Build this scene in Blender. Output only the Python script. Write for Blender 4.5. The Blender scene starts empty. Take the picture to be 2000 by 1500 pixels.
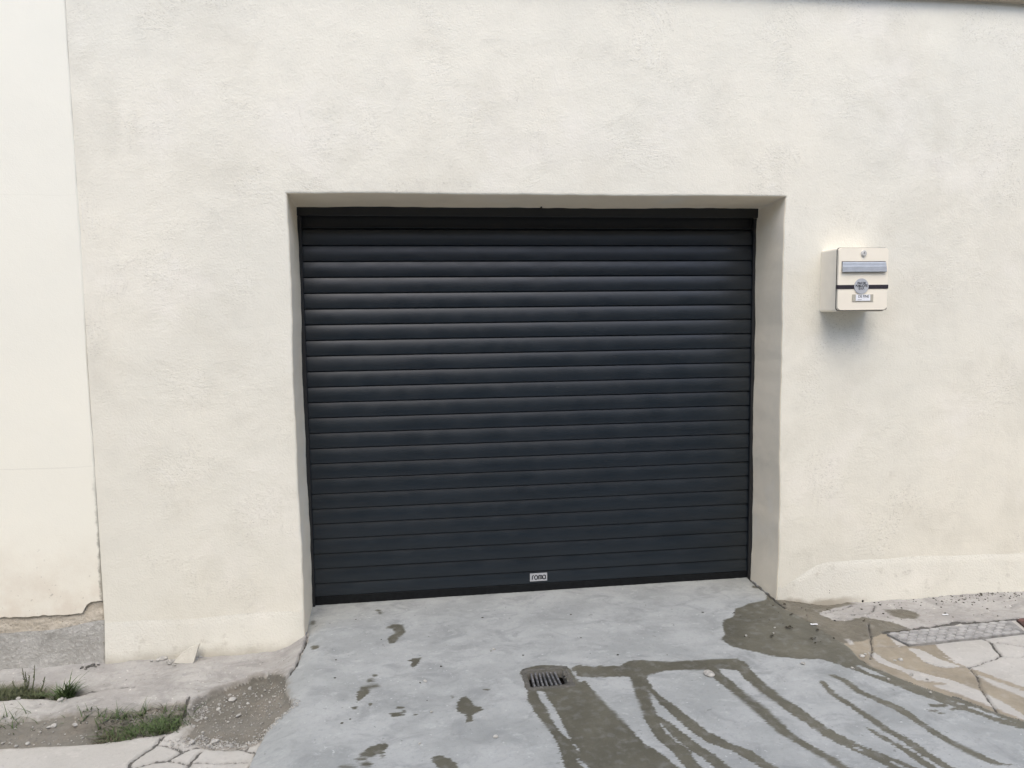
import bpy, bmesh, math, random
import numpy as np
from mathutils import Vector, Matrix

random.seed(7)
rng = np.random.default_rng(7)
S = bpy.context.scene
COL = S.collection

# ------------------------------------------------------------------ camera
W, D, H = 2.340, 0.311, 1.99            # opening width, reveal depth, opening height
CAM = np.array([0.51156, -3.82725, 1.45586])
YAW, PITCH, ROLL, FPX = -0.13622, -0.09112, -0.01204, 1480.0
cy_, sy_ = math.cos(YAW), math.sin(YAW)
cp_, sp_ = math.cos(PITCH), math.sin(PITCH)
r0 = np.array([cy_, sy_, 0.0]); FWD = np.array([-sy_*cp_, cy_*cp_, sp_]); u0 = np.cross(r0, FWD)
RGT = math.cos(ROLL)*r0 + math.sin(ROLL)*u0
UPV = -math.sin(ROLL)*r0 + math.cos(ROLL)*u0
cd = bpy.data.cameras.new('camera'); cam = bpy.data.objects.new('camera', cd); COL.objects.link(cam)
cd.sensor_fit = 'HORIZONTAL'; cd.sensor_width = 36.0; cd.lens = 36.0*FPX/2000.0
cd.clip_start = 0.05; cd.clip_end = 500
M = Matrix.Identity(4)
for i in range(3):
    M[i][0] = RGT[i]; M[i][1] = UPV[i]; M[i][2] = -FWD[i]; M[i][3] = CAM[i]
cam.matrix_world = M
S.camera = cam

# ------------------------------------------------------------------ numeric helpers
def sstep(a, b, x):
    t = np.clip((np.asarray(x, float)-a)/(b-a), 0, 1)
    return t*t*(3-2*t)

def noise2(x, y, seed=0):
    x = np.asarray(x, float); y = np.asarray(y, float)
    xi = np.floor(x).astype(np.int64); yi = np.floor(y).astype(np.int64)
    xf = x-xi; yf = y-yi
    def g(ix, iy, dx, dy):
        h = (ix*374761393 + iy*668265263 + seed*974634777) & 0xffffffff
        h = ((h ^ (h >> 13))*1274126177) & 0xffffffff
        a = ((h ^ (h >> 16)) & 0xffff)/65536.0*2*np.pi
        return np.cos(a)*dx + np.sin(a)*dy
    u = xf*xf*xf*(xf*(xf*6-15)+10); v = yf*yf*yf*(yf*(yf*6-15)+10)
    a = g(xi, yi, xf, yf); b = g(xi+1, yi, xf-1, yf); c = g(xi, yi+1, xf, yf-1); d = g(xi+1, yi+1, xf-1, yf-1)
    return ((a+(b-a)*u)*(1-v) + (c+(d-c)*u)*v)*1.5

def fbm(x, y, s, seed=0, octv=3):
    o = 0; amp = 1; t = 0
    for k in range(octv):
        o = o + amp*noise2(np.asarray(x)*s*2**k, np.asarray(y)*s*2**k, seed+k*17); t += amp; amp *= .5
    return o/t

# ground height (large forms only); door threshold is z = 0
def hbase(x, y):
    x = np.asarray(x, float); y = np.asarray(y, float)
    zd = 0.003*(x-0.5) + 0.03*y
    zl = -0.095 + 0.02*(y+D)
    zr = -0.033 + 0.02*(y+D)
    front = sstep(-0.05, -0.25, y)
    wl = sstep(0.10, -0.16, x)*front
    wr = sstep(2.32, 2.60, x)*front
    return zd*(1-wl)*(1-wr) + zl*wl + zr*wr

def ray(px, py):
    return FWD + (px-1000)/FPX*RGT - (py-750)/FPX*UPV

def gp(px, py):
    """point of the ground under a sight line"""
    d = ray(px, py); z = -0.04
    for _ in range(12):
        t = (z-CAM[2])/d[2]; p = CAM+t*d
        z = float(hbase(p[0], p[1]))
    return p
def wp(px, py, Y):
    d = ray(px, py); t = (Y-CAM[1])/d[1]
    return CAM+t*d
def gpoly(pts):
    return np.array([gp(*q)[:2] for q in pts])

def seg_dist(P, a, b):
    ab = b-a; t = np.clip(((P-a)@ab)/max(ab@ab, 1e-12), 0, 1)
    q = a+t[:, None]*ab
    return np.hypot(*(P-q).T)

def poly_sdf(X, Y, poly, out, clip=0.08):
    """max-union of signed distance (inside positive) into out"""
    lo = poly.min(0)-clip; hi = poly.max(0)+clip
    m = (X >= lo[0]) & (X <= hi[0]) & (Y >= lo[1]) & (Y <= hi[1])
    idx = np.nonzero(m)[0]
    if not len(idx): return
    P = np.stack([X[idx], Y[idx]], 1)
    d = np.full(len(idx), 9.0); ins = np.zeros(len(idx), bool)
    n = len(poly)
    for i in range(n):
        a = poly[i]; b = poly[(i+1) % n]
        d = np.minimum(d, seg_dist(P, a, b))
        if a[1] != b[1]:
            c = ((a[1] > P[:, 1]) != (b[1] > P[:, 1])) & (P[:, 0] < (b[0]-a[0])*(P[:, 1]-a[1])/(b[1]-a[1])+a[0])
            ins ^= c
    out[idx] = np.maximum(out[idx], np.clip(np.where(ins, d, -d), -clip, clip))

def line_dist(X, Y, pts, width, out, clip=0.05):
    """min of (distance - half width) to a polyline, slightly wandering"""
    pts = np.asarray(pts)
    lo = pts.min(0)-clip*2; hi = pts.max(0)+clip*2
    m = (X >= lo[0]) & (X <= hi[0]) & (Y >= lo[1]) & (Y <= hi[1])
    idx = np.nonzero(m)[0]
    if not len(idx): return
    x = X[idx]; y = Y[idx]
    P = np.stack([x+0.012*fbm(x, y, 14, 5), y+0.012*fbm(x, y, 14, 9)], 1)
    d = np.full(len(idx), 9.0)
    for a, b in zip(pts[:-1], pts[1:]):
        d = np.minimum(d, seg_dist(P, a, b))
    out[idx] = np.minimum(out[idx], d-width*.5)

# ------------------------------------------------------------------ object helpers
def tag(o, label=None, cat=None, group=None, kind=None):
    if label: o['label'] = label
    if cat: o['category'] = cat
    if group: o['group'] = group
    if kind: o['kind'] = kind
    return o
def empty(name, loc, label, cat, group=None):
    o = bpy.data.objects.new(name, None); COL.objects.link(o); o.location = loc
    o.empty_display_size = .1
    return tag(o, label, cat, group)
def world_loc(o):
    v = Vector((0, 0, 0))
    while o: v = v+o.location; o = o.parent
    return v
def link(name, me, mat, parent=None, world=True):
    """link a mesh whose coordinates are world ones"""
    o = bpy.data.objects.new(name, me); COL.objects.link(o)
    if mat is not None: me.materials.append(mat)
    if parent:
        o.parent = parent
        if world: o.location = -world_loc(parent)
    return o
def bm_obj(name, bm, mat, parent=None, smooth=False, world=True):
    me = bpy.data.meshes.new(name)
    bmesh.ops.recalc_face_normals(bm, faces=bm.faces)
    bm.to_mesh(me); bm.free()
    if smooth: me.shade_smooth()
    return link(name, me, mat, parent, world)
def arr_mesh(name, V, F, smooth=True, attrs=None):
    me = bpy.data.meshes.new(name)
    V = np.asarray(V, np.float32); F = np.asarray(F, np.int32)
    me.vertices.add(len(V)); me.vertices.foreach_set('co', V.ravel())
    k = F.shape[1]
    me.loops.add(F.size); me.loops.foreach_set('vertex_index', F.ravel())
    me.polygons.add(len(F)); me.polygons.foreach_set('loop_start', np.arange(len(F), dtype=np.int32)*k)
    me.update(calc_edges=True)
    if smooth: me.shade_smooth()
    for n, a in (attrs or {}).items():
        at = me.attributes.new(n, 'FLOAT', 'POINT'); at.data.foreach_set('value', np.asarray(a, np.float32))
    me.validate()
    return me
def box(bm, x0, x1, y0, y1, z0, z1, bev=0.0, seg=2):
    r = bmesh.ops.create_cube(bm, size=1)
    vs = r['verts']
    for v in vs:
        v.co = Vector((x0+(v.co.x+.5)*(x1-x0), y0+(v.co.y+.5)*(y1-y0), z0+(v.co.z+.5)*(z1-z0)))
    if bev > 0:
        es = list({e for v in vs for e in v.link_edges})
        bmesh.ops.bevel(bm, geom=es, offset=bev, segments=seg, affect='EDGES', profile=.5)
    return vs
def prism_y(bm, pts, y0, y1, bev=0.0):
    """outline in x,z pushed from y0 to y1"""
    a = [bm.verts.new((x, y0, z)) for x, z in pts]; b = [bm.verts.new((x, y1, z)) for x, z in pts]
    f = [bm.faces.new(a), bm.faces.new(b[::-1])]
    n = len(pts)
    for i in range(n): f.append(bm.faces.new((a[i], b[i], b[(i+1) % n], a[(i+1) % n])))
    if bev:
        front = f[0] if y0 < y1 else f[1]
        bmesh.ops.bevel(bm, geom=list(front.edges), offset=bev, segments=2, affect='EDGES')
def round_rect(x0, x1, z0, z1, r, n=6):
    pts = []
    for cx, cz, a0 in ((x1-r, z1-r, 0), (x0+r, z1-r, 90), (x0+r, z0+r, 180), (x1-r, z0+r, 270)):
        for k in range(n+1):
            a = math.radians(a0+90*k/n); pts.append((cx+r*math.cos(a), cz+r*math.sin(a)))
    return pts
def tube(bm, pts, rad, n=8, squash=None):
    """swept tube; rad a number or a list; squash flattens along y"""
    P = [Vector(p) for p in pts]; rings = []
    for i, p in enumerate(P):
        t = (P[min(i+1, len(P)-1)]-P[max(i-1, 0)]).normalized()
        ref = Vector((0, 1, 0)) if abs(t.y) < .9 else Vector((1, 0, 0))
        a = t.cross(ref).normalized(); b = a.cross(t).normalized()
        rr = rad[i] if isinstance(rad, (list, tuple)) else rad
        rings.append([bm.verts.new(p + a*rr*math.cos(2*math.pi*k/n) + b*rr*math.sin(2*math.pi*k/n)*(squash or 1)) for k in range(n)])
    for A, B in zip(rings[:-1], rings[1:]):
        for k in range(n): bm.faces.new((A[k], A[(k+1) % n], B[(k+1) % n], B[k]))
    bm.faces.new(rings[0][::-1]); bm.faces.new(rings[-1])

# ------------------------------------------------------------------ material helpers
class Mat:
    def __init__(s, name):
        s.m = bpy.data.materials.new(name); s.m.use_nodes = True
        s.t = s.m.node_tree; s.t.nodes.clear()
        s.out = s.t.nodes.new('ShaderNodeOutputMaterial')
        s.b = s.t.nodes.new('ShaderNodeBsdfPrincipled')
        s.t.links.new(s.b.outputs[0], s.out.inputs[0])
    def n(s, ty, props=None, **inp):
        nd = s.t.nodes.new('ShaderNode'+ty)
        for k, v in (props or {}).items(): setattr(nd, k, v)
        for k, v in inp.items(): s.set(nd, k, v)
        return nd
    def set(s, nd, k, v):
        sock = nd.inputs[int(k[1:])] if k[0] == 'i' and k[1:].isdigit() else nd.inputs[k.replace('_', ' ')]
        if isinstance(v, bpy.types.NodeSocket): s.t.links.new(v, sock)
        elif isinstance(v, bpy.types.Node): s.t.links.new(v.outputs[0], sock)
        else: sock.default_value = v
    def pos(s):
        return s.n('NewGeometry').outputs['Position']
    def math(s, op, a, b=0.0, c=0.0, clamp=False):
        return s.n('Math', {'operation': op, 'use_clamp': clamp}, i0=a, i1=b, i2=c).outputs[0]
    def vmul(s, v, xyz):
        return s.n('VectorMath', {'operation': 'MULTIPLY'}, i0=v, i1=xyz).outputs[0]
    def vadd(s, v, w):
        return s.n('VectorMath', {'operation': 'ADD'}, i0=v, i1=w).outputs[0]
    def noise(s, v, scale, detail=4, rough=.55, dist=0, col=False):
        nd = s.n('TexNoise', None, Vector=v, Scale=scale, Detail=detail, Roughness=rough, Distortion=dist)
        return nd.outputs[1 if col else 0]
    def ramp(s, f, a, b, lo=0.0, hi=1.0, smooth=True):
        return s.n('MapRange', {'interpolation_type': 'SMOOTHSTEP' if smooth else 'LINEAR'}, i0=f, i1=a, i2=b, i3=lo, i4=hi).outputs[0]
    def mix(s, f, a, b, mode='MIX'):
        nd = s.n('Mix', {'data_type': 'RGBA', 'blend_type': mode})
        s.set(nd, 'i0', f)
        for i, v in ((6, a), (7, b)):
            if isinstance(v, tuple) and len(v) == 3: v = (*v, 1)
            s.set(nd, 'i%d' % i, v)
        return nd.outputs[2]
    def attr(s, name):
        return s.n('Attribute', {'attribute_name': name}).outputs['Fac']
    def bump(s, h, dist, strength=1.0, normal=None):
        nd = s.n('Bump', None, Height=h, Distance=dist, Strength=strength)
        if normal is not None: s.set(nd, 'Normal', normal)
        return nd.outputs[0]
    def done(s, color=None, rough=None, normal=None, **kw):
        if color is not None:
            if isinstance(color, tuple) and len(color) == 3: color = (*color, 1)
            s.set(s.b, 'Base_Color', color)
        if rough is not None: s.set(s.b, 'Roughness', rough)
        if normal is not None: s.set(s.b, 'Normal', normal)
        for k, v in kw.items(): s.set(s.b, k, v)
        return s.m

def mat_plain(name, col, rough=.5, metal=0.0, var=.12, scale=30, bump=0.0, spec=.5):
    m = Mat(name); p = m.pos()
    f = m.noise(p, scale, 4)
    c = m.mix(m.ramp(f, .3, .7), tuple(v*(1-var) for v in col), tuple(min(1, v*(1+var)) for v in col))
    nrm = m.bump(m.noise(p, scale*6, 3), bump) if bump else None
    m.set(m.b, 'Specular_IOR_Level', spec)
    return m.done(c, rough, nrm, Metallic=metal)

def plaster(name, base, warm, troweled=True, grain=1.0, damp=False):
    m = Mat(name); p = m.pos()
    big = m.noise(p, .9, 3, .5)
    mid = m.noise(p, 5, 4, .6)
    c = m.mix(m.ramp(big, .35, .65), base, warm)
    c = m.mix(m.ramp(mid, .45, .75, 0, .30), c, tuple(v*.86 for v in base))
    c = m.mix(m.ramp(m.noise(m.vadd(p, (4, 9, 2)), 2.6, 5, .62, .5), .50, .68, 0, .34), c, tuple(v*q for v, q in zip(base, (.86, .845, .82))))
    c = m.mix(m.ramp(m.noise(m.vadd(p, (1, 5, 8)), 1.7, 4, .6), .52, .70, 0, .5), c, (.86, .82, .735))
    h = m.math('MULTIPLY', m.noise(p, 120, 3, .65), .55*grain)
    if troweled:
        # sweeps of the trowel: arcs round scattered centres
        warpv = m.vadd(p, m.vmul(m.n('VectorMath', {'operation': 'SUBTRACT'}, i0=m.noise(p, 2.2, 2, .5, 0, True), i1=(.5, .5, .5)).outputs[0], (.55, .55, .55)))
        flat = m.vmul(warpv, (1, 0, 1))
        vor = m.n('TexVoronoi', {'voronoi_dimensions': '3D', 'feature': 'SMOOTH_F1'}, Vector=flat, Scale=1.5, Smoothness=.35, Randomness=1.0)
        dist = vor.outputs['Distance']
        loc = m.n('VectorMath', {'operation': 'SUBTRACT'}, i0=flat, i1=vor.outputs['Position']).outputs[0]
        sp = m.n('SeparateXYZ', None, Vector=loc)
        ang = m.math('ARCTAN2', sp.outputs[0], sp.outputs[2])
        cv = m.n('CombineXYZ', None, X=m.math('MULTIPLY', dist, 46.0), Y=m.math('MULTIPLY', ang, 2.4), Z=m.math('MULTIPLY', m.n('SeparateXYZ', None, Vector=vor.outputs['Color']).outputs[0], 40.0)).outputs[0]
        arc = m.noise(cv, 1.0, 5, .62)
        drag = m.noise(m.vmul(p, (40, 40, 130)), 1.0, 4, .6)
        where = m.ramp(m.noise(p, 3.3, 3, .55), .42, .66)
        strokes = m.math('MULTIPLY', m.math('ADD', m.math('MULTIPLY', arc, .7), m.math('MULTIPLY', drag, .45)), where)
        h = m.math('ADD', h, m.math('MULTIPLY', strokes, .8))
        # fine scratches dragged along the same sweeps
        cv2 = m.n('CombineXYZ', None, X=m.math('MULTIPLY', dist, 105.0), Y=m.math('MULTIPLY', ang, 14.0), Z=m.math('MULTIPLY', m.n('SeparateXYZ', None, Vector=vor.outputs['Color']).outputs[1], 40.0)).outputs[0]
        arc2 = m.noise(cv2, 1.0, 3, .6)
        wh2 = m.ramp(m.noise(m.vadd(p, (3, 3, 7)), 3.4, 5, .68), .40, .70)
        scr = m.math('MULTIPLY', m.ramp(arc2, .56, .68), wh2)
        h = m.math('SUBTRACT', h, m.math('MULTIPLY', scr, .13))
        c = m.mix(m.math('MULTIPLY', scr, .13), c, (.47, .45, .38))
        pits = m.math('MULTIPLY', m.ramp(m.noise(m.vmul(p, (110, 110, 170)), 1, 2, .5), .56, .70), m.ramp(strokes, .22, .55))
        c = m.mix(m.math('MULTIPLY', pits, .38), c, (.38, .35, .285))
        c = m.mix(m.math('MULTIPLY', m.ramp(arc, .52, .72), m.math('MULTIPLY', where, .42)), c, (.62, .59, .51))
        c = m.mix(m.math('MULTIPLY', m.ramp(strokes, .5, .75), .3), c, (.90, .875, .79))
    if damp:
        sp = m.n('SeparateXYZ', None, Vector=p)
        zw = m.math('ADD', sp.outputs[2], m.math('MULTIPLY', m.math('SUBTRACT', m.noise(p, 9, 4, .6), .5), .07))
        # soaked foot beside the right jamb, splashed dirt along the left foot
        d1 = m.math('MULTIPLY', m.ramp(zw, .010, -.022), m.math('MULTIPLY', m.ramp(sp.outputs[0], 2.28, 2.36), m.ramp(sp.outputs[0], 2.90, 2.60)))
        c = m.mix(m.math('MULTIPLY', d1, .75), c, (.34, .295, .225))
        d2 = m.math('MULTIPLY', m.ramp(zw, -.02, -.095), m.ramp(sp.outputs[0], .3, .1))
        c = m.mix(m.math('MULTIPLY', d2, .65), c, (.36, .325, .255))
        c = m.mix(m.math('MULTIPLY', m.ramp(m.noise(p, 15, 5, .68), .56, .70), .42), c, (.45, .42, .35))
    h = m.math('ADD', h, m.math('MULTIPLY', m.noise(p, 45, 3, .6), .3))
    nrm = m.bump(h, .0042, .7)
    m.set(m.b, 'Specular_IOR_Level', .15)
    return m.done(c, .9, nrm)

M_WALL = plaster('wall_plaster', (.768, .742, .645), (.81, .773, .662))
M_REVEAL = plaster('reveal_plaster', (.90, .805, .64), (.92, .81, .635), troweled=False, grain=.5)  # paler and warmer than the wall: bounced light painted into the colour
M_PLINTH = plaster('plinth_plaster', (.725, .705, .625), (.755, .73, .635), troweled=False, grain=1.8, damp=True)

NBX = -.866
def neighbour_plaster():
    m = Mat('cream_plaster'); p = m.pos()
    sp = m.n('SeparateXYZ', None, Vector=p)
    z = sp.outputs[2]
    c = m.mix(m.ramp(m.noise(p, 1.6, 4, .6), .35, .7), (.87, .84, .725), (.845, .82, .715))
    wob = m.math('MULTIPLY', m.math('SUBTRACT', m.noise(p, 5, 3), .5), .02)
    zz = m.math('ADD', z, wob)
    # weathered, sandy foot of the wall with specks
    foot = m.ramp(zz, .62, .16)
    c = m.mix(m.math('MULTIPLY', foot, m.ramp(m.noise(p, 9, 4, .65), .35, .7, .25, .8)), c, (.72, .65, .54))
    c = m.mix(m.math('MULTIPLY', m.ramp(m.noise(p, 55, 3, .6), .66, .78), m.math('MULTIPLY', foot, .7)), c, (.30, .27, .22))
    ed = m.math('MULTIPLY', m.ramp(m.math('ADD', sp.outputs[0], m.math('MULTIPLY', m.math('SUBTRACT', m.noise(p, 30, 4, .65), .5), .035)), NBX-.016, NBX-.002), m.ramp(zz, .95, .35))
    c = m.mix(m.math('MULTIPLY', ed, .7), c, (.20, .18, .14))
    for lv in (.814, 1.985):
        d = m.math('ABSOLUTE', m.math('SUBTRACT', zz, lv))
        ln = m.math('MULTIPLY', m.ramp(d, .0035, .0008), m.ramp(m.noise(p, 4, 2), .38, .55))
        c = m.mix(m.math('MULTIPLY', ln, .07 if lv > 1 else .22), c, (.5, .47, .40))
    h = m.math('ADD', m.math('MULTIPLY', m.noise(p, 200, 3), .4), m.noise(p, 12, 4, .6))
    m.set(m.b, 'Specular_IOR_Level', .15)
    return m.done(c, .9, m.bump(h, .003, .5))
M_CREAM = neighbour_plaster()

def rough_band(name, c0, c1, c2, pit, bump):
    m = Mat(name); p = m.pos()
    a = m.noise(p, 11, 6, .68); b = m.noise(p, 60, 4, .65)
    c = m.mix(m.ramp(a, .35, .65), c0, c1)
    c = m.mix(m.ramp(b, .5, .72, 0, .7), c, c2)
    c = m.mix(m.math('MULTIPLY', m.ramp(m.noise(p, 85, 3, .6), .62, .74), .75), c, pit)
    h = m.math('ADD', a, m.math('MULTIPLY', b, .6))
    m.set(m.b, 'Specular_IOR_Level', .15)
    return m.done(c, .95, m.bump(h, bump, .9))
M_BAND = rough_band('crumbling_render', (.52, .465, .38), (.62, .565, .475), (.40, .355, .28), (.15, .125, .09), .012)
M_FOOT = rough_band('footing_concrete', (.36, .35, .32), (.46, .45, .42), (.60, .585, .55), (.20, .19, .165), .012)

def shutter_mat(name, col, rough):
    m = Mat(name); p = m.pos()
    f = m.noise(m.vmul(p, (2, 2, 18)), 1.5, 3)
    c = m.mix(m.ramp(f, .3, .7), tuple(v*.9 for v in col), tuple(v*1.1 for v in col))
    r = m.ramp(m.noise(p, 7, 4), .3, .7, rough-.04, rough+.06)
    return m.done(c, r, None, Specular_IOR_Level=.62)
M_SLAT = shutter_mat('anthracite_slat', (.0072, .0122, .0178), .34)
M_HOOD = shutter_mat('black_hood', (.010, .011, .011), .5)
M_GUIDE = shutter_mat('black_guide', (.008, .009, .011), .45)
M_RUBBER = mat_plain('black_rubber', (.006, .007, .008), .8, var=.3, scale=60, spec=.2)
M_BADGE = mat_plain('badge_silver', (.46, .47, .49), .4, .2, .05, 80)
M_INK = mat_plain('dark_ink', (.012, .013, .018), .6, 0, .1, 200)
M_BOX = mat_plain('mailbox_cream', (.86, .79, .665), .42, 0, .025, 12)
M_BOXFRONT = mat_plain('mailbox_cream_front', (.89, .825, .69), .4, 0, .02, 12)
M_GAP = mat_plain('mailbox_gap', (.09, .08, .07), .8, 0, .2, 60)
M_ALU = mat_plain('flap_aluminium', (.42, .44, .46), .4, .35, .06, 40)
M_CHROME = mat_plain('lock_chrome', (.66, .65, .62), .35, .25, .08, 90)
M_STRAP = mat_plain('black_strap', (.022, .016, .022), .6, 0, .2, 60)
M_STICK = mat_plain('sticker_silver', (.50, .51, .53), .45, .1, .05, 60)
M_HOLD = mat_plain('name_holder_beige', (.46, .43, .35), .4, 0, .06, 60)
M_PAPER = mat_plain('white_paper', (.82, .83, .85), .7, 0, .03, 60)
M_IRON = mat_plain('worn_iron', (.17, .17, .172), .55, .3, .5, 60, .002)
M_PIT = mat_plain('drain_dark', (.012, .011, .010), .9, 0, .4, 30)
M_MORTAR = rough_band('drain_mortar', (.095, .091, .08), (.125, .12, .105), (.18, .175, .16), (.045, .042, .036), .006)
M_STONE = mat_plain('pale_stone', (.44, .425, .39), .9, 0, .22, 50, .004, .2)
M_DARKST = mat_plain('grey_stone', (.14, .135, .12), .9, 0, .3, 50, .004, .2)
M_LITTER = mat_plain('dead_leaf', (.05, .043, .032), .9, 0, .6, 45, 0, .2)
M_SHARD = mat_plain('shard_plaster', (.60, .57, .49), .9, 0, .06, 20, .003, .15)
M_EAVE = mat_plain('eave_render', (.50, .44, .35), .9, 0, .08, 8, .004, .15)
M_TILE = mat_plain('roof_tile', (.42, .22, .13), .85, 0, .3, 14, .004, .2)

def grass_mat(name, a, b):
    m = Mat(name); p = m.pos()
    c = m.mix(m.ramp(m.noise(p, 90, 3), .35, .65), a, b)
    m.set(m.b, 'Specular_IOR_Level', .25)
    m.set(m.b, 'Subsurface_Weight', 0.0)
    return m.done(c, .6)
M_GRASS = grass_mat('green_blade', (.055, .085, .03), (.10, .145, .055))
M_WEED = grass_mat('weed_blade', (.07, .085, .045), (.13, .14, .07))
M_DRY = grass_mat('dry_blade', (.05, .043, .03), (.17, .15, .10))

# ------------------------------------------------------------------ ground materials (attributes wet / crack hold distances in metres)
def ground_mat(name, c0, c1, c2, wetcol, bumpd=.003, crackcol=(.065, .062, .055), speck=.5, wetrough=.42, dust=.75, grit=.35):
    K = .84
    c0, c1, c2, wetcol = [tuple(v*K for v in q) for q in (c0, c1, c2, wetcol)]
    m = Mat(name); p = m.pos()
    a = m.noise(m.vmul(p, (2.0, 2.7, 1)), 1.4, 6, .66)
    b = m.noise(m.vmul(p, (6, 8.5, 6)), 1.0, 6, .66, .8)
    f = m.noise(p, 70, 5, .7)
    g = m.noise(p, 330, 2, .6)
    c = m.mix(m.ramp(a, .36, .64), c0, c1)
    c = m.mix(m.ramp(b, .47, .70, 0, .75), c, c2)
    c = m.mix(m.ramp(m.noise(m.vmul(m.vadd(p, (3, 1, 0)), (13, 19, 13)), 1, 5, .7), .55, .72, 0, .5), c, tuple(v*1.22 for v in c1))
    c = m.mix(m.ramp(f, .5, .78, 0, grit), c, tuple(v*.62 for v in c0))
    c = m.mix(m.ramp(g, .55, .8, 0, grit*.9), c, tuple(v*.6 for v in c0))
    c = m.mix(m.math('MULTIPLY', m.ramp(m.noise(p, 38, 3, .55), .68, .74), speck), c, tuple(v*.42 for v in c0))
    c = m.mix(m.math('MULTIPLY', m.ramp(m.noise(m.vadd(p, (7, 3, 0)), 60, 2, .5), .69, .75), speck), c, tuple(min(1, v*1.45) for v in c1))
    # earth trodden and washed out of the bare patches
    ds = m.math('ADD', m.attr('dirt'), m.math('MULTIPLY', m.math('SUBTRACT', m.noise(p, 17, 5, .7), .5), .10))
    c = m.mix(m.math('MULTIPLY', m.ramp(ds, -.036, .012), dust), c, (.18, .16, .125))
    teeth = m.math('SUBTRACT', m.noise(m.vmul(p, (26, 120, 1)), 1.0, 3, .65), .5)
    slow = m.math('SUBTRACT', m.noise(p, 13, 4, .6), .5)
    wd = m.math('ADD', m.attr('wet'), m.math('ADD', m.math('MULTIPLY', teeth, .042), m.math('MULTIPLY', slow, .020)))
    soft = m.ramp(m.noise(p, 3.1, 2, .5), .50, .68, .0028, .014)
    wet = m.n('MapRange', {'interpolation_type': 'SMOOTHSTEP'}, i0=wd, i1=m.math('MULTIPLY', soft, -1.0), i2=soft, i3=0.0, i4=1.0).outputs[0]
    wc = m.mix(m.ramp(m.noise(p, 4.5, 5, .65), .35, .7), tuple(v*.92 for v in wetcol), tuple(v*1.25 for v in wetcol))
    wc = m.mix(m.ramp(f, .45, .8, 0, .4), wc, tuple(v*.7 for v in wetcol))
    wc = m.mix(m.ramp(wd, .012, .0, 0, .22), wc, tuple(v*.66 for v in wetcol))
    thin = m.math('MULTIPLY', wet, m.ramp(m.noise(p, 26, 4, .6), .28, .52, .78, 1.0))
    c = m.mix(thin, c, wc)
    cr = m.math('ADD', m.attr('crack'), m.math('MULTIPLY', m.math('SUBTRACT', m.noise(p, 55, 3, .6), .5), .010))
    ck = m.ramp(cr, .0026, -.001)
    c = m.mix(m.math('MULTIPLY', m.ramp(cr, .012, .001), .22), c, tuple(v*.6 for v in c0))
    c = m.mix(m.math('MULTIPLY', ck, .85), c, crackcol)
    h = m.math('ADD', m.math('MULTIPLY', f, .55), m.math('ADD', m.math('MULTIPLY', g, .4), m.math('MULTIPLY', b, .25)))
    h = m.math('SUBTRACT', h, m.math('MULTIPLY', ck, 1.0))
    r = m.math('SUBTRACT', .88, m.math('MULTIPLY', wet, .88-wetrough))
    m.set(m.b, 'Specular_IOR_Level', .3)
    return m.done(c, r, m.bump(h, bumpd, .7))
M_DRIVE = ground_mat('driveway_concrete', (.345, .36, .35), (.435, .449, .437), (.275, .288, .283), (.122, .117, .090))
M_PAVE = ground_mat('pavement_concrete', (.41, .39, .36), (.52, .50, .46), (.30, .288, .265), (.165, .15, .115), bumpd=.008, speck=.85, grit=.5)
M_ROAD = ground_mat('road_concrete', (.50, .48, .435), (.54, .52, .475), (.46, .44, .40), (.31, .268, .20), bumpd=.003, speck=.3, wetrough=.6)
M_DIRT = ground_mat('dirt_soil', (.19, .177, .145), (.245, .23, .195), (.27, .24, .195), (.15, .13, .10), bumpd=.012, speck=.9, dust=0.0, grit=.6)
M_GROUND = mat_plain('street_concrete', (.27, .27, .265), .9, 0, .12, 3, .004, .2)

# ------------------------------------------------------------------ ground traced from where things lie in the street
drive_p = [(609, 1150), (607, 1186), (600, 1215), (601, 1245), (594, 1265), (578, 1302), (558, 1328), (557, 1350), (572, 1378), (548, 1398), (525, 1419), (510, 1447), (498, 1467), (483, 1502), (430, 1600), (380, 1720), (2300, 1720), (2500, 1560),
           (2100, 1435), (2000, 1407), (1940, 1388), (1888, 1367), (1835, 1351), (1790, 1337), (1751, 1320), (1706, 1302), (1680, 1287), (1655, 1262), (1600, 1228), (1530, 1187), (1507, 1165), (1461, 1128), (1461, 1100)]
dirt_polys = [
    [(436, 1344), (476, 1332), (500, 1324), (520, 1319), (545, 1322), (560, 1328), (558, 1350), (572, 1378), (548, 1398), (525, 1416), (510, 1438), (460, 1450), (412, 1453), (372, 1444), (360, 1430), (376, 1416), (366, 1400), (378, 1380), (392, 1368)],
    [(-60, 1418), (0, 1413), (60, 1408), (122, 1402), (185, 1398), (231, 1390), (300, 1384), (366, 1378), (358, 1411), (330, 1424), (297, 1427), (231, 1432), (180, 1437), (60, 1447), (0, 1453), (-60, 1458)],
    [(-60, 1348), (0, 1346), (40, 1343), (90, 1346), (120, 1352), (165, 1358), (120, 1368), (60, 1368), (0, 1371), (-60, 1374)]]
pave_polys = [
    [(-400, 1250), (200, 1250), (607, 1150), (607, 1186), (600, 1215), (601, 1245), (594, 1265), (578, 1302), (558, 1328), (520, 1319), (436, 1344), (392, 1368), (378, 1380), (352, 1414), (366, 1392), (300, 1397), (231, 1404), (185, 1410), (122, 1414), (0, 1426), (-400, 1456)],
    [(1461, 1100), (1461, 1128), (1507, 1165), (1530, 1187), (1600, 1228), (1645, 1258), (1690, 1250), (1727, 1236), (1790, 1227), (1860, 1217), (1935, 1212), (2000, 1207), (2400, 1180), (2400, 1080), (2000, 1090)]]
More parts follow.
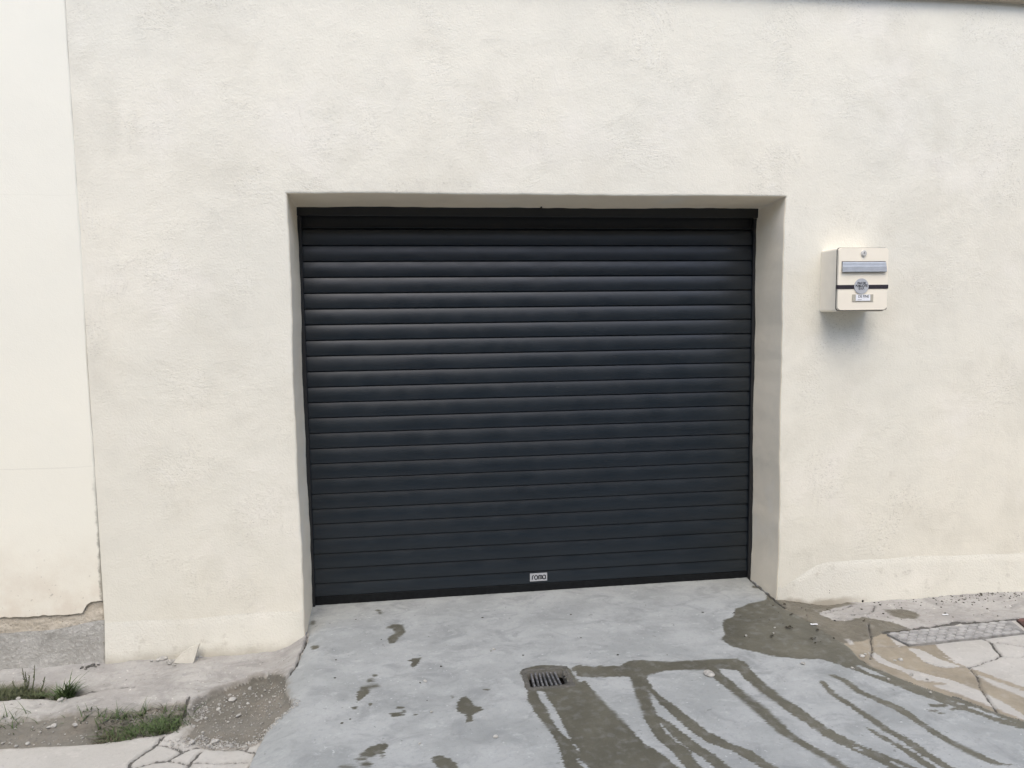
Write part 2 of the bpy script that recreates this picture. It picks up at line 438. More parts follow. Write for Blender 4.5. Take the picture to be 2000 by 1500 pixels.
def stroke(pts):
    """centre line with horizontal widths -> outline"""
    return [(x-w/2, y) for x, y, w in pts] + [(x+w/2, y) for x, y, w in pts[::-1]]
def ell(cx, cy, rx, ry, n=14):
    return [(cx+rx*math.cos(2*math.pi*k/n), cy+ry*math.sin(2*math.pi*k/n)) for k in range(n)]
wet_polys = [
    # pool by the right jamb, running on over the pavement and along the slab edge
    [(1497, 1171), (1500, 1150), (1555, 1155), (1597, 1165), (1650, 1176), (1672, 1181), (1629, 1187), (1597, 1197), (1629, 1211), (1653, 1213), (1688, 1206), (1720, 1214), (1755, 1221), (1778, 1228), (1731, 1236), (1751, 1260), (1825, 1256), (1846, 1277), (1874, 1295),
     (1923, 1312), (2000, 1340), (2060, 1362), (2060, 1375), (2000, 1347), (1895, 1311), (1958, 1342), (2000, 1358), (2060, 1382), (2060, 1450), (2000, 1424), (1947, 1410), (1902, 1394), (1860, 1380), (1797, 1358), (1755, 1341), (1713, 1326), (1671, 1309), (1636, 1298), (1608, 1288),
     (1545, 1286), (1510, 1281), (1468, 1272), (1429, 1263), (1408, 1249), (1415, 1239), (1412, 1218), (1415, 1211), (1433, 1204), (1436, 1190), (1464, 1179)],
    [(1725, 1190), (1745, 1189), (1772, 1190), (1790, 1195), (1796, 1202), (1784, 1208), (1760, 1207), (1745, 1202)],
    # band from the drain and the big tongue under it
    [(1114, 1303), (1130, 1299), (1160, 1301), (1209, 1301), (1225, 1293), (1240, 1288), (1300, 1292), (1352, 1290), (1410, 1287), (1440, 1286), (1452, 1297), (1450, 1310), (1412, 1307), (1300, 1310), (1262, 1320), (1209, 1322), (1160, 1324), (1125, 1322)],
    [(1016, 1312), (1030, 1303), (1060, 1299), (1100, 1300), (1115, 1306), (1122, 1322), (1146, 1331), (1167, 1359), (1191, 1383), (1230, 1422), (1261, 1453), (1300, 1478), (1340, 1510), (1420, 1580), (1130, 1580), (1104, 1502), (1090, 1453), (1079, 1436), (1055, 1404), (1030, 1369), (1030, 1345)],
    stroke([(1245, 1312, 40), (1252, 1345, 28), (1262, 1376, 26), (1274, 1408, 26), (1288, 1432, 30), (1302, 1446, 34), (1321, 1460, 36), (1342, 1484, 32), (1358, 1502, 32), (1420, 1570, 36)]),
    stroke([(1256, 1330, 20), (1268, 1345, 14), (1285, 1361, 14), (1300, 1374, 24), (1335, 1403, 30), (1370, 1431, 34), (1405, 1451, 40), (1447, 1466, 40), (1482, 1487, 34), (1508, 1502, 34), (1600, 1560, 40)]),
    stroke([(1276, 1396, 8), (1300, 1412, 24), (1328, 1438, 30), (1352, 1456, 30), (1384, 1477, 32), (1415, 1502, 34), (1500, 1570, 36)]),
    stroke([(1378, 1298, 40), (1396, 1314, 26), (1419, 1333, 28), (1450, 1358, 26), (1485, 1386, 30), (1510, 1410, 28), (1538, 1435, 25), (1580, 1459, 24), (1615, 1480, 24), (1652, 1502, 24), (1760, 1570, 28)]),
    stroke([(1438, 1292, 30), (1452, 1308, 30), (1468, 1323, 28), (1503, 1354, 30), (1545, 1382, 34), (1580, 1407, 32), (1615, 1431, 32), (1650, 1449, 38), (1685, 1466, 36), (1720, 1484, 24), (1754, 1502, 22), (1880, 1570, 24)]),
    stroke([(1690, 1463, 20), (1722, 1476, 24), (1755, 1488, 22), (1785, 1502, 22), (1900, 1560, 24)]),
    stroke([(1604, 1330, 10), (1625, 1354, 16), (1664, 1379, 17), (1695, 1400, 19), (1730, 1424, 20), (1769, 1445, 22), (1804, 1470, 22), (1850, 1498, 22), (1960, 1560, 24)]),
    stroke([(1625, 1318, 12), (1650, 1329, 16), (1678, 1351, 18), (1720, 1368, 22), (1765, 1389, 24), (1790, 1407, 20), (1825, 1431, 20), (1870, 1456, 22), (1912, 1477, 22), (1945, 1491, 24), (1975, 1495, 30), (2020, 1493, 40)]),
    stroke([(1690, 1420, 6), (1727, 1442, 16), (1765, 1463, 18), (1797, 1484, 20), (1824, 1502, 20), (1900, 1550, 22)]),
    ell(1836, 1378, 20, 3.5), ell(1822, 1388, 10, 2.5), ell(1842, 1393, 8, 2), ell(1866, 1385, 14, 3),
    # footprints and drips on the left of the apron
    [(752, 1226), (770, 1219), (786, 1220), (792, 1234), (784, 1243), (770, 1256), (760, 1258), (757, 1246), (772, 1236), (768, 1228)],
    [(794, 1290), (806, 1286), (824, 1284), (817, 1296), (806, 1305), (801, 1300), (806, 1293)],
    [(705, 1341), (735, 1337), (742, 1341), (722, 1346), (719, 1357), (705, 1366), (697, 1372), (698, 1352)],
    ell(775, 1396, 14, 4.5), ell(782, 1382, 7, 2.5), ell(790, 1389, 5, 2), ell(723, 1376, 4, 2.5), ell(692, 1383, 7, 2.5), ell(812, 1395, 4, 2), ell(616, 1264, 8, 3.5), ell(611, 1217, 4, 3.5), ell(724, 1329, 6, 2.5), ell(734, 1319, 5, 2),
    [(899, 1362), (911, 1360), (920, 1366), (924, 1376), (945, 1385), (936, 1390), (922, 1397), (924, 1408), (910, 1411), (911, 1398), (894, 1388), (892, 1380)],
    [(705, 1471), (715, 1461), (735, 1455), (752, 1451), (757, 1457), (747, 1471), (722, 1479), (703, 1477)], ell(706, 1482, 9, 3.5), ell(716, 1492, 12, 5), ell(678, 1498, 14, 3), ell(747, 1477, 4, 2),
    [(839, 1480), (859, 1475), (880, 1480), (890, 1490), (897, 1504), (870, 1530), (859, 1502), (850, 1492)],
    ell(884, 1362, 3, 2), ell(951, 1347, 8, 2), ell(739, 1192, 5, 2.5), ell(742, 1197, 4, 2), ell(1480, 1146, 12, 3),
]
dry_polys = [
    [(1051, 1350), (1062, 1351), (1071, 1366), (1081, 1380), (1090, 1397), (1104, 1425), (1114, 1446), (1100, 1436), (1079, 1408), (1067, 1382), (1054, 1366)],
    [(1119, 1453), (1125, 1456), (1136, 1470), (1128, 1466)], [(1122, 1480), (1130, 1482), (1158, 1506), (1142, 1502)],
    [(1115, 1313), (1124, 1312), (1130, 1320), (1145, 1328), (1136, 1332), (1124, 1324)],
    [(1772, 1265), (1797, 1267), (1832, 1284), (1881, 1300), (1842, 1303), (1804, 1291)],
    [(1695, 1272), (1709, 1274), (1734, 1290), (1769, 1304), (1811, 1315), (1860, 1326), (1909, 1346), (1951, 1365), (2000, 1393), (2040, 1412), (2000, 1404), (1930, 1376), (1874, 1355), (1825, 1338), (1846, 1333), (1790, 1326), (1765, 1310), (1716, 1292)],
    [(1842, 1280), (1850, 1281), (1876, 1293), (1868, 1294)], [(1905, 1316), (1930, 1322), (2000, 1352), (2060, 1378), (2000, 1360), (1940, 1336)],
    [(1650, 1247), (1656, 1246), (1668, 1256), (1660, 1257)], [(1672, 1300), (1680, 1300), (1736, 1324), (1700, 1316)], [(1860, 1370), (1880, 1374), (1985, 1412), (1930, 1396)],
    [(1660, 1457), (1668, 1457), (1690, 1468), (1680, 1467)],
]
cracks = [
    (.009, [(1922, 1247), (1934, 1252), (1942, 1261), (1948, 1272), (1954, 1279)]), (.006, [(1934, 1252), (1955, 1254), (2000, 1261), (2080, 1270)]), (.004, [(1953, 1279), (1970, 1281), (2000, 1280), (2080, 1278)]),
    (.006, [(1953, 1279), (1940, 1286), (1920, 1291), (1905, 1297), (1890, 1300)]), (.003, [(1890, 1300), (1865, 1302), (1839, 1301), (1804, 1290)]), (.005, [(1890, 1301), (1900, 1310), (1909, 1320), (1916, 1344), (1940, 1379), (1944, 1387)]),
    (.005, [(1695, 1225), (1701, 1246), (1703, 1270), (1700, 1285)]), (.004, [(1700, 1260), (1760, 1262)]),
    (.004, [(1708, 1183), (1704, 1195), (1690, 1200), (1660, 1202)]), (.005, [(1600, 1197), (1640, 1190), (1665, 1184)]),
    (.010, [(1461, 1128), (1475, 1140), (1490, 1153), (1512, 1172), (1532, 1187)]), (.009, [(1678, 1285), (1706, 1302), (1751, 1320), (1790, 1337), (1835, 1351), (1888, 1367), (1940, 1388), (2000, 1407), (2120, 1440)]),
    (.012, [(1727, 1236), (1790, 1227), (1860, 1217), (1935, 1212), (2000, 1207), (2100, 1199)]),
    (.011, [(318, 1430), (308, 1444), (284, 1458), (268, 1468), (254, 1478), (252, 1488), (262, 1496), (264, 1530)]), (.006, [(252, 1488), (200, 1496), (150, 1507), (60, 1520)]), (.008, [(264, 1488), (294, 1481), (330, 1474), (360, 1460), (384, 1453)]),
    (.007, [(314, 1446), (340, 1452), (354, 1461)]), (.006, [(348, 1457), (347, 1449)]), (.009, [(392, 1462), (372, 1476), (366, 1488), (336, 1502), (300, 1530)]), (.005, [(330, 1474), (360, 1480), (374, 1484)]),
    (.004, [(376, 1478), (420, 1479), (466, 1477), (496, 1472)]), (.011, [(512, 1440), (498, 1460), (496, 1474), (480, 1490), (474, 1506), (450, 1560)]), (.006, [(460, 1453), (480, 1455), (486, 1446)]), (.008, [(480, 1455), (500, 1457)]), (.006, [(384, 1453), (430, 1455), (462, 1453)]),
    (.004, [(600, 1240), (594, 1265), (578, 1302), (566, 1318), (556, 1330)]), (.006, [(165, 1357), (200, 1352), (264, 1346)]), (.008, [(368, 1368), (366, 1380), (356, 1405)]),
]
# drain place, from its four corners
gc = np.array([gp(1032, 1312), gp(1088, 1307), gp(1118, 1335), gp(1044, 1342)])
gx0, gx1 = gc[[0, 3], 0].mean()-.012, gc[[1, 2], 0].mean()+.005
gy0, gy1 = gc[[2, 3], 1].mean(), gc[[0, 1], 1].mean()

XS = np.arange(-1.85, 4.45, .0062); YS = np.arange(-2.15, 0.045, .0062)
NX, NY = len(XS), len(YS)
GX, GY = np.meshgrid(XS, YS); X = GX.ravel(); Y = GY.ravel()
def sdf(polys):
    o = np.full(len(X), -.08)
    for q in polys: poly_sdf(X, Y, gpoly(q), o)
    return o
wet = sdf(wet_polys); dry = sdf(dry_polys); wet = np.minimum(wet, -dry)
crack = np.full(len(X), .05)
for w_, q in cracks: line_dist(X, Y, gpoly(q), w_, crack)
jx = .010*fbm(X, Y, 16, 3)
dsd = sdf([drive_p]) + jx
dirt = sdf(dirt_polys) + .007*fbm(X, Y, 22, 31) - .004
pav = sdf(pave_polys) + .4*jx
# drive's inside is deeper than the clip: fine, only the sign is used
reg = np.full(len(X), 3)                      # road
reg[pav > 0] = 2; reg[dsd > 0] = 0
reg[(dirt > 0) & (dsd < .004)] = 1
# heights
Z = hbase(X, Y)
wdr = sstep(-.010, .008, dsd)
kd = sstep(-.024, .016, dirt)*(1-wdr)
wpv = sstep(-.012, .010, pav)*(1-wdr)
wro = (1-wpv)*(1-wdr)
leftp = sstep(.35, .15, X)
Z = Z + wdr*(.0015*fbm(X, Y, 2, 2) + .0012*fbm(X, Y, 40, 8))
Z = Z + wpv*(.012*fbm(X, Y, 5, 12, 4) + .003*fbm(X, Y, 45, 13) + .012*leftp)
Z = Z + wro*(.004*fbm(X, Y, 4, 15) - .004 - .012*leftp + .012*leftp*fbm(X, Y, 2.2, 44, 1))
Z = Z + kd*(np.where(X > -.56, -.011, -.026) + .010*fbm(X, Y, 9, 22, 4) + .006*fbm(X, Y, 70, 23))
Z = Z - .010*np.clip(1-crack/.004, 0, 1)
# dirt rises into a little bank against the door's right jamb and the wet mound at the gutter
mound = gp(1700, 1222); Z = Z + .018*np.exp(-((X-mound[0])**2/.016 + (Y-mound[1])**2/.0022))
def split(name, mat, k, **kw):
    fx = np.arange((NX-1)*(NY-1)); r = fx//(NX-1); c = fx % (NX-1)
    a = r*NX+c
    F = np.stack([a, a+1, a+1+NX, a+NX], 1)
    cx = X[F].mean(1); cyy = Y[F].mean(1)
    keep = reg[a] == k
    keep &= ~((cx > gx0) & (cx < gx1) & (cyy > gy0) & (cyy < gy1))
    F = F[keep]
    used, inv = np.unique(F, return_inverse=True)
    me = arr_mesh(name, np.stack([X, Y, Z], 1)[used], inv.reshape(-1, 4), True, {'wet': wet[used], 'crack': crack[used], 'dirt': dirt[used]})
    return tag(link(name, me, mat), kind='structure', **kw)
split('driveway', M_DRIVE, 0)
split('dirt', M_DIRT, 1)
split('pavement', M_PAVE, 2)
split('road', M_ROAD, 3)
ZG = Z.reshape(NY, NX)
def gz(x, y):
    i = int(np.clip(round((x-XS[0])/.0062), 0, NX-1)); j = int(np.clip(round((y-YS[0])/.0062), 0, NY-1))
    return float(ZG[j, i])
def gnd(px, py):
    p = gp(px, py); return Vector((p[0], p[1], gz(p[0], p[1])))
# the street further out, one sheet with the near part left open
bm = bmesh.new()
xs = [-80, -12, XS[0]+.01, XS[-1]-.01, 14, 80]; ys = [-80, -12, YS[0]+.01, YS[-1]-.01, 3, 80]
gv = {}
for i, x in enumerate(xs):
    for j, y in enumerate(ys):
        z = -.13 if (i in (0, 5) or j in (0, 5)) else float(hbase(x, max(min(y, 0), -2.2)))-.012
        gv[i, j] = bm.verts.new((x, y, z))
for i in range(5):
    for j in range(5):
        if i == 2 and j == 2: continue
        bm.faces.new((gv[i, j], gv[i+1, j], gv[i+1, j+1], gv[i, j+1]))
# a bed under the near part
z0 = -.28
q = [bm.verts.new(v) for v in ((XS[0], YS[0], z0), (XS[-1], YS[0], z0), (XS[-1], YS[-1]+.3, z0), (XS[0], YS[-1]+.3, z0))]
bm.faces.new(q)
tag(bm_obj('ground', bm, M_GROUND), kind='structure')

# ------------------------------------------------------------------ the house with the garage opening
house = empty('house', (1.2, -D, -.1), 'cream plastered house wall with a deep garage opening and flared base', 'house')
FX0, FX1, FZ0, FZ1 = -.868, 4.5, -.32, 2.955
PAD = .06
def hout(x): return 2.003 + .005*np.clip(x/W, 0, 1)         # outer edge of the lintel
def hin(x): return 1.984 + .006*np.clip(x/W, 0, 1)
def plinth_top(x):
    x = np.asarray(x, float)
    l = .098 + .012*noise2(x*3, x*0, 4)
    rr = .055 + .125*sstep(2.30, 2.62, x) - .012*sstep(2.9, 3.7, x) + .008*noise2(x*4, x*0, 6)
    return np.where(x < 1.2, l, rr)
def plinth_out(x, z):
    """how far the flared base stands out"""
    t = plinth_top(x)
    e = sstep(0, .030, t-z)*np.where(x < 1.2, .0012, .0032) + np.clip((t-z)/.22, 0, 1)*.024
    return e*np.where(x < 1.2, 1-.75*sstep(-.09, .0, x), .15+.85*sstep(2.34, 2.52, x))
def relief(P):
    """hand-plastered unevenness shared by the wall and the reveals"""
    x, y, z = P.T
    onface = sstep(-D+.10, -D+.02, y)
    P = P.copy()
    P[:, 1] -= plinth_out(x, z)*onface
    P[:, 1] += onface*(.006*fbm(x, z, 1.1, 50, 2) + .0016*fbm(x, z, 9, 51, 3))
    near = np.exp(-np.minimum(np.abs(x), np.abs(x-W))/.05)*(z < H+.05)
    P[:, 0] += near*(.007*noise2(z*2.2, x*0+np.where(x < 1, 1.5, 7.5), 60)+.0025*noise2(z*11, x*0+np.where(x < 1, 2.5, 8.5), 61) + .0012*fbm(y, z, 30, 62))
    neart = np.exp(-np.abs(z-H)/.05)*(x > -.05)*(x < W+.05)
    P[:, 2] += neart*(.003*noise2(x*3, z*0+3.5, 63)+.0018*noise2(x*14, z*0+4.5, 64))
    return P
STEP = .0125
def lin(a, b, st=STEP):
    return np.linspace(a, b, max(2, int(round(abs(b-a)/st))+1))
def grid(xs, zs):
    A, B = np.meshgrid(xs, zs)
    V = np.stack([A.ravel(), np.full(A.size, -D), B.ravel()], 1)
    nx, nz = len(xs), len(zs)
    a = (np.arange((nx-1)*(nz-1))//(nx-1))*nx + np.arange((nx-1)*(nz-1)) % (nx-1)
    return V, np.stack([a, a+1, a+1+nx, a+nx], 1)
TZ = 2.06
parts_v, parts_f = [], []
def addp(V, F):
    n = sum(len(v) for v in parts_v); parts_v.append(V); parts_f.append(F+n)
zlow = lin(FZ0, TZ); 
addp(*grid(lin(FX0, -PAD), zlow)); addp(*grid(lin(W+PAD, FX1), zlow))
zhi = lin(TZ, FZ1); xm = lin(-PAD, W+PAD)
addp(*grid(lin(FX0, -PAD), zhi)); addp(*grid(xm, zhi)); addp(*grid(lin(W+PAD, FX1), zhi))
# the U-shaped strip from the face round the arris
RAD = .010
def strip(rings):
    """rings: list of (offset outward from the opening, depth y)"""
    L = []
    nz = len(zlow)
    for o, y in rings:
        f = (y+D)/D                                   # 0 at the face, 1 at the door
        f = np.clip(f, 0, 1)
        def top(x): return (1-f)*hout(x)+f*hin(x)
        k = o/PAD
        zt_l = top(0)+ (TZ-hout(0))*k if o > 0 else top(0)+o
        zt_r = top(W)+ (TZ-hout(W))*k if o > 0 else top(W)+o
        tz = (zlow-FZ0)/(TZ-FZ0)
        left = np.stack([np.full(nz, -o), np.full(nz, y), FZ0+tz*(zt_l-FZ0)], 1)
        tx = (xm+PAD)/(W+2*PAD)
        xx = -o+tx*(W+2*o)
        topp = np.stack([xx, np.full(len(xx), y), zt_l+(zt_r-zt_l)*tx], 1)[1:-1]
        right = np.stack([np.full(nz, W+o), np.full(nz, y), FZ0+tz*(zt_r-FZ0)], 1)[::-1]
        L.append(np.concatenate([left, topp, right]))
    n = len(L[0]); V = np.concatenate(L); F = []
    for i in range(len(L)-1):
        a = np.arange(n-1)+i*n
        F.append(np.stack([a, a+n, a+n+1, a+1], 1))
    return V, np.concatenate(F)
face_rings = [(PAD, -D), (PAD*.75, -D), (PAD*.5, -D), (PAD*.3, -D)] + [(RAD*(1-math.sin(t)), -D+RAD*(1-math.cos(t))) for t in (0, .4, .8)]
ang = [.8, 1.2, math.pi/2]
rev_rings = [(RAD*(1-math.sin(t)), -D+RAD*(1-math.cos(t))) for t in ang] + [(0, y) for y in np.linspace(-D+RAD+.015, .03, 22)]
addp(*strip(face_rings))
ZROW = float(zlow[np.argmin(np.abs(zlow-.0975))])
def follow(Q):
    """bend one row of the grid along the top of the flared base"""
    Q = Q.copy(); z = Q[:, 2]
    Q[:, 2] += (plinth_top(Q[:, 0])-ZROW)*np.exp(-((z-ZROW)/.13)**2)
    return Q
V = np.concatenate(parts_v); F = np.concatenate(parts_f)
low = V[F][:, :, 2].mean(1) < ZROW
V = follow(V)
V2 = relief(V)
def sub(name, mask, mat):
    f = F[mask]; u, inv = np.unique(f, return_inverse=True)
    return link(name, arr_mesh(name, V2[u], inv.reshape(-1, 4)), mat, house)
sub('wall', ~low, M_WALL); cxm = V[F][:, :, 0].mean(1); sub('plinth', low & (cxm < W/2), M_PLINTH); sub('plinth', low & (cxm > W/2), M_PLINTH)
Vr, Fr = strip(rev_rings); Vr = relief(follow(Vr))
link('reveal', arr_mesh('reveal', Vr, Fr), M_REVEAL, house)
# wall running on to the right, eave and roof
bm = bmesh.new()
vs = [bm.verts.new(v) for v in ((FX1, -D, FZ0), (12, -D, FZ0), (12, -D, FZ1), (FX1, -D, FZ1))]; bm.faces.new(vs)
bm_obj('side_wall', bm, M_WALL, house)
bm = bmesh.new(); box(bm, FX0+.005, 12, -D-.045, .6, FZ1, FZ1+.07, .012)
bm_obj('eave', bm, M_EAVE, house)
bm = bmesh.new()
n = 60
for k in range(n):                     # rows of barrel tiles
    x = FX0+.1+k*.21
    pts = [(x, -D-.08+t*3.4, FZ1+.14+t*1.1) for t in (0, .5, 1)]
    tube(bm, pts, .10, 10)
bm_obj('roof', bm, M_TILE, house, True)
bm = bmesh.new()
box(bm, FX0+.02, 12, .62, 6, FZ0, FZ1+.3)
bm_obj('rear_block', bm, M_WALL, house)
# joint groove where the lintel board was struck, a scar in the middle of the soffit
bm = bmesh.new()
a = wp(1056, 404, -.03)
box(bm, a[0]-.003, a[0]+.003, -.055, -.015, hin(1.1)-.006, hin(1.1)+.01, .001)
bm_obj('soffit_scar', bm, M_LITTER, house)
for px, py, rr in ((1685, 1174, .006), (1620, 1153, .0028), (1620, 1158, .0028)):
    bm = bmesh.new()
    p = wp(px, py, -D-.03)
    yy = -D-float(plinth_out(np.array(p[0]), np.array(p[2])))
    p = wp(px, py, yy)
    bmesh.ops.create_icosphere(bm, subdivisions=2, radius=rr, matrix=Matrix.Translation(p)@Matrix.Diagonal((1, .5, 1, 1)))
    bm_obj('drip_hole', bm, M_RUBBER, house, True)

# ------------------------------------------------------------------ neighbouring house on the left
NB = -.866; NY0 = -D-.0035
nb = empty('neighbour_house', (-3, NY0, -.1), 'smooth cream wall of the adjoining house with crumbling grey footing', 'house')
def nb_front(name, zs, mat, yfun, round_r=.012, zfun=None):
    """front skin whose right edge turns back round a soft corner"""
    xs = np.concatenate([lin(-2.2, NB-round_r, .02), NB-round_r+round_r*np.sin(np.array([.4, .8, 1.2, 1.5708])), [NB, NB]])
    yo = np.concatenate([np.zeros(len(xs)-6), round_r*(1-np.cos(np.array([.4, .8, 1.2, 1.5708]))), [.03, .09]])
    A, B = np.meshgrid(xs, zs); YO = np.tile(yo, (len(zs), 1))
    if zfun is not None:
        B = zfun(A, B)
    Yv = yfun(A, B)+YO
    A = A + .0035*noise2(B*2, B*0+.5, 71) + .0022*noise2(B*9, B*0+.5, 72)
    Vv = np.stack([A.ravel(), Yv.ravel(), B.ravel()], 1)
    nx, nz = len(xs), len(zs)
    a = (np.arange((nx-1)*(nz-1))//(nx-1))*nx + np.arange((nx-1)*(nz-1)) % (nx-1)
    link(name, arr_mesh(name, Vv, np.stack([a, a+1, a+1+nx, a+nx], 1)), mat, nb)
def edge_z(x):      # broken lower edge of the smooth coat
    return .150 + .018*fbm(x, x*0, 5, 80) + .055*sstep(-.96, -.93, x) + .008*noise2(x*40, x*0, 81)
def band_z(x):
    return .082 + .008*fbm(x, x*0, 9, 83) + .03*sstep(-1.1, -.87, x)
nb_front('smooth_coat', np.concatenate([np.array([-.0]), np.linspace(.004, .9, 90), lin(.92, 5.5, .05)]), M_CREAM,
         lambda x, z: NY0+.003*fbm(x, z, 2, 85) + .0*x, zfun=lambda x, z: edge_z(x)+z*(5.5-edge_z(x))/5.5)
nb_front('crumbling_band', np.linspace(0, 1, 18), M_BAND, lambda x, z: NY0+.010+.008*fbm(x, z, 14, 86, 4)-.006*fbm(x, z, 40, 87), zfun=lambda x, z: band_z(x)-.01+z*(edge_z(x)+.02-band_z(x)))
nb_front('footing', np.linspace(0, 1, 40), M_FOOT, lambda x, z: NY0+.004-.022*(1-(z+.3)/.4)+.006*fbm(x, z, 12, 88, 4), zfun=lambda x, z: -.3+z*(band_z(x)+.3))
bm = bmesh.new(); box(bm, -9, -2.19, NY0, 5, -.3, 5.5)
bm_obj('side_wall', bm, M_CREAM, nb)
bm = bmesh.new(); box(bm, -2.2, NB-.02, NY0+.1, 5, -.3, 5.5)
bm_obj('core', bm, M_CREAM, nb)
bm = bmesh.new(); box(bm, -9, NB+.0, NY0-.2, 5, 5.505, 5.62, .02)
bm_obj('eave', bm, M_EAVE, nb)

# ------------------------------------------------------------------ roller shutter
door = empty('garage_door', (W/2, 0, 0), 'closed dark anthracite roller shutter with horizontal slats and small badge', 'garage door')
P = .077; Z0 = 1.8046
prof = []
slat = [(0.0, .0035), (-.0008, .0010)]
yy_, zz_ = 0.0, -.0018
for k in range(17):                     # convex face: leans back at the top, upright from the middle down
    slat.append((zz_, yy_))
    th = math.radians(18*max(0, 1-k/12)**1.0 - (4 if k > 13 else 0))
    ds = (.0752-.0018)/16
    yy_ -= ds*math.tan(th); zz_ -= ds
slat += [(-.0757, slat[-1][1]+.0016), (-.0763, .0035)]
nsl = 24
ztop = Z0+P
for k in range(nsl-1):
    zt = ztop-k*P
    for dz, y in slat: prof.append((zt+dz, y))
zl = Z0-22*P
for dz, y in slat[:13]+[(-.064, slat[12][1]), (-.067, slat[12][1]+.003), (-.0675, .012)]: prof.append((zl+dz, y))
bm = bmesh.new()
xs = np.linspace(.012, W-.012, 14)
rows = []
for z, y in prof:
    rows.append([bm.verts.new((x, .012+y+.0012*math.sin(x*2.1+z*5), z)) for x in xs])
for A, B in zip(rows[:-1], rows[1:]):
    for i in range(len(xs)-1): bm.faces.new((A[i], A[i+1], B[i+1], B[i]))
cur = bm_obj('curtain', bm, M_SLAT, door, True)
me = cur.data
me.set_sharp_from_angle(angle=math.radians(38))
for sx in (0, 1):
    bm = bmesh.new()
    x0, x1 = (-.012, .017) if sx == 0 else (W-.017, W+.012)
    box(bm, x0, x1, -.012, .004, -.01, 1.942, .003)
    box(bm, x0, x1, .022, .06, -.01, 1.942, .003)
    bm_obj('guide_rail', bm, M_GUIDE, door)
bm = bmesh.new()
hz = 1.943
box(bm, -.012, W+.012, -.020, -.008, hz, 2.02, .004)
box(bm, -.012, W+.012, -.007, .30, 1.975, 2.02)
box(bm, -.012, W+.012, .030, .04, 1.8, 1.974)
bm_obj('hood', bm, M_HOOD, door)
bm = bmesh.new(); box(bm, .0175, W-.0175, .004, .0295, 1.8885, 1.892, .0008)
bm_obj('hood_lip', bm, M_SLAT, door)
bm = bmesh.new(); box(bm, .010, W-.010, .004, .034, -.03, zl-.0665, .004)
bm_obj('bottom_seal', bm, M_RUBBER, door)
# badge
c = wp(1052, 1127.5, -.001)
bw, bh = .046, .021
badge_y = .012+slat[12][1]
bm = bmesh.new(); box(bm, c[0]-bw, c[0]+bw, badge_y-.0035, badge_y+.002, c[2]-bh, c[2]+bh, .0012)
badge = bm_obj('badge', bm, M_BADGE, door)
def letters():
    a = .0105    # half x-height
    out = []
    arc = lambda cx, cz, rx, rz, a0, a1, n=14: [(cx+rx*math.cos(math.radians(a0+(a1-a0)*k/n)), cz+rz*math.sin(math.radians(a0+(a1-a0)*k/n))) for k in range(n+1)]
    out.append([(-.034, -a), (-.034, .002)] + arc(-.0265, .002, .0075, a-.002, 180, 85, 8))
    out.append(arc(-.0130, 0, .0085, a, 0, 360, 22))
    out.append([(.0015, -a)] + arc(.0055, .005, .0042, a-.005, 180, 0, 10) + [(.0098, -a)])
    out.append([(.0098, .003)] + arc(.0142, .005, .0042, a-.005, 180, 0, 10) + [(.0184, -a)])
    out.append(arc(.0310, 0, .0082, a, 0, 360, 22)); out.append([(.0392, a), (.0392, -a)])
    return out
bm = bmesh.new()
for ln in letters():
    tube(bm, [(c[0]+x*.97-.001, badge_y-.0036, c[2]+z) for x, z in ln], .0026, 8, .35)
bm_obj('lettering', bm, M_INK, badge, True)

# ------------------------------------------------------------------ mailbox
BX0, BX1, BZ0, BZ1 = 2.532, 2.786, 1.455, 1.752
BY = -D-.150
mb = empty('mailbox', ((BX0+BX1)/2, -D, BZ0), 'small cream metal mailbox with black strap on the wall beside the garage', 'mailbox')
bm = bmesh.new()
prism_y(bm, round_rect(BX0, BX1-.004, BZ0-.004, BZ1, .012), BY+.012, -D+.012)
bm_obj('body', bm, M_BOX, mb)
bm = bmesh.new(); prism_y(bm, round_rect(BX0-.0012, BX1+.0018, BZ0+.0015, BZ1+.0012, .014), BY+.0079, BY+.0119)
bm_obj('seam', bm, M_GAP, mb)
bm = bmesh.new(); prism_y(bm, round_rect(BX0+.001, BX1, BZ0+.004, BZ1-.001, .013), BY-.004, BY+.0078, .0025)
front = bm_obj('front_door', bm, M_BOXFRONT, mb)
fy = BY-.004
def fpx(px, py):          # point on the mailbox front
    return wp(px, py, fy)
a = fpx(1642, 511); b = fpx(1730, 531)
fx0, fx1 = BX0+.016, BX1-.014; fz1, fz0 = fpx(1686, 511.5)[2], fpx(1686, 531.5)[2]
bm = bmesh.new()
box(bm, fx0, fx1, fy-.0012, fy+.001, fz0-.001, fz1+.003)
slot = bm_obj('slot_frame', bm, M_GAP, front)
bm = bmesh.new()           # flap: hinged at the top, its lip standing out
pr = [(fz1, -.0025), (fz1-.006, -.005), (fz1-.018, -.0075), (fz1-.022, -.010), (fz1-.040, -.0125), (fz0+.002, -.0135), (fz0, -.011), (fz0+.001, -.004)]
ra = [bm.verts.new((fx0+.003-.004*min(1, (fz1-z)/.045), fy+y, z)) for z, y in pr]; rb = [bm.verts.new((fx1, fy+y, z)) for z, y in pr]
for i in range(len(pr)-1): bm.faces.new((ra[i], rb[i], rb[i+1], ra[i+1]))
for r_ in (ra, rb):
    bk = [bm.verts.new((r_[0].co.x, fy-.0013, r_[0].co.z)), bm.verts.new((r_[0].co.x, fy-.0013, r_[-1].co.z))]
    bm.faces.new([*r_, bk[1], bk[0]])
bm_obj('flap', bm, M_ALU, front)
lk = fpx(1686.5, 495)
bm = bmesh.new()
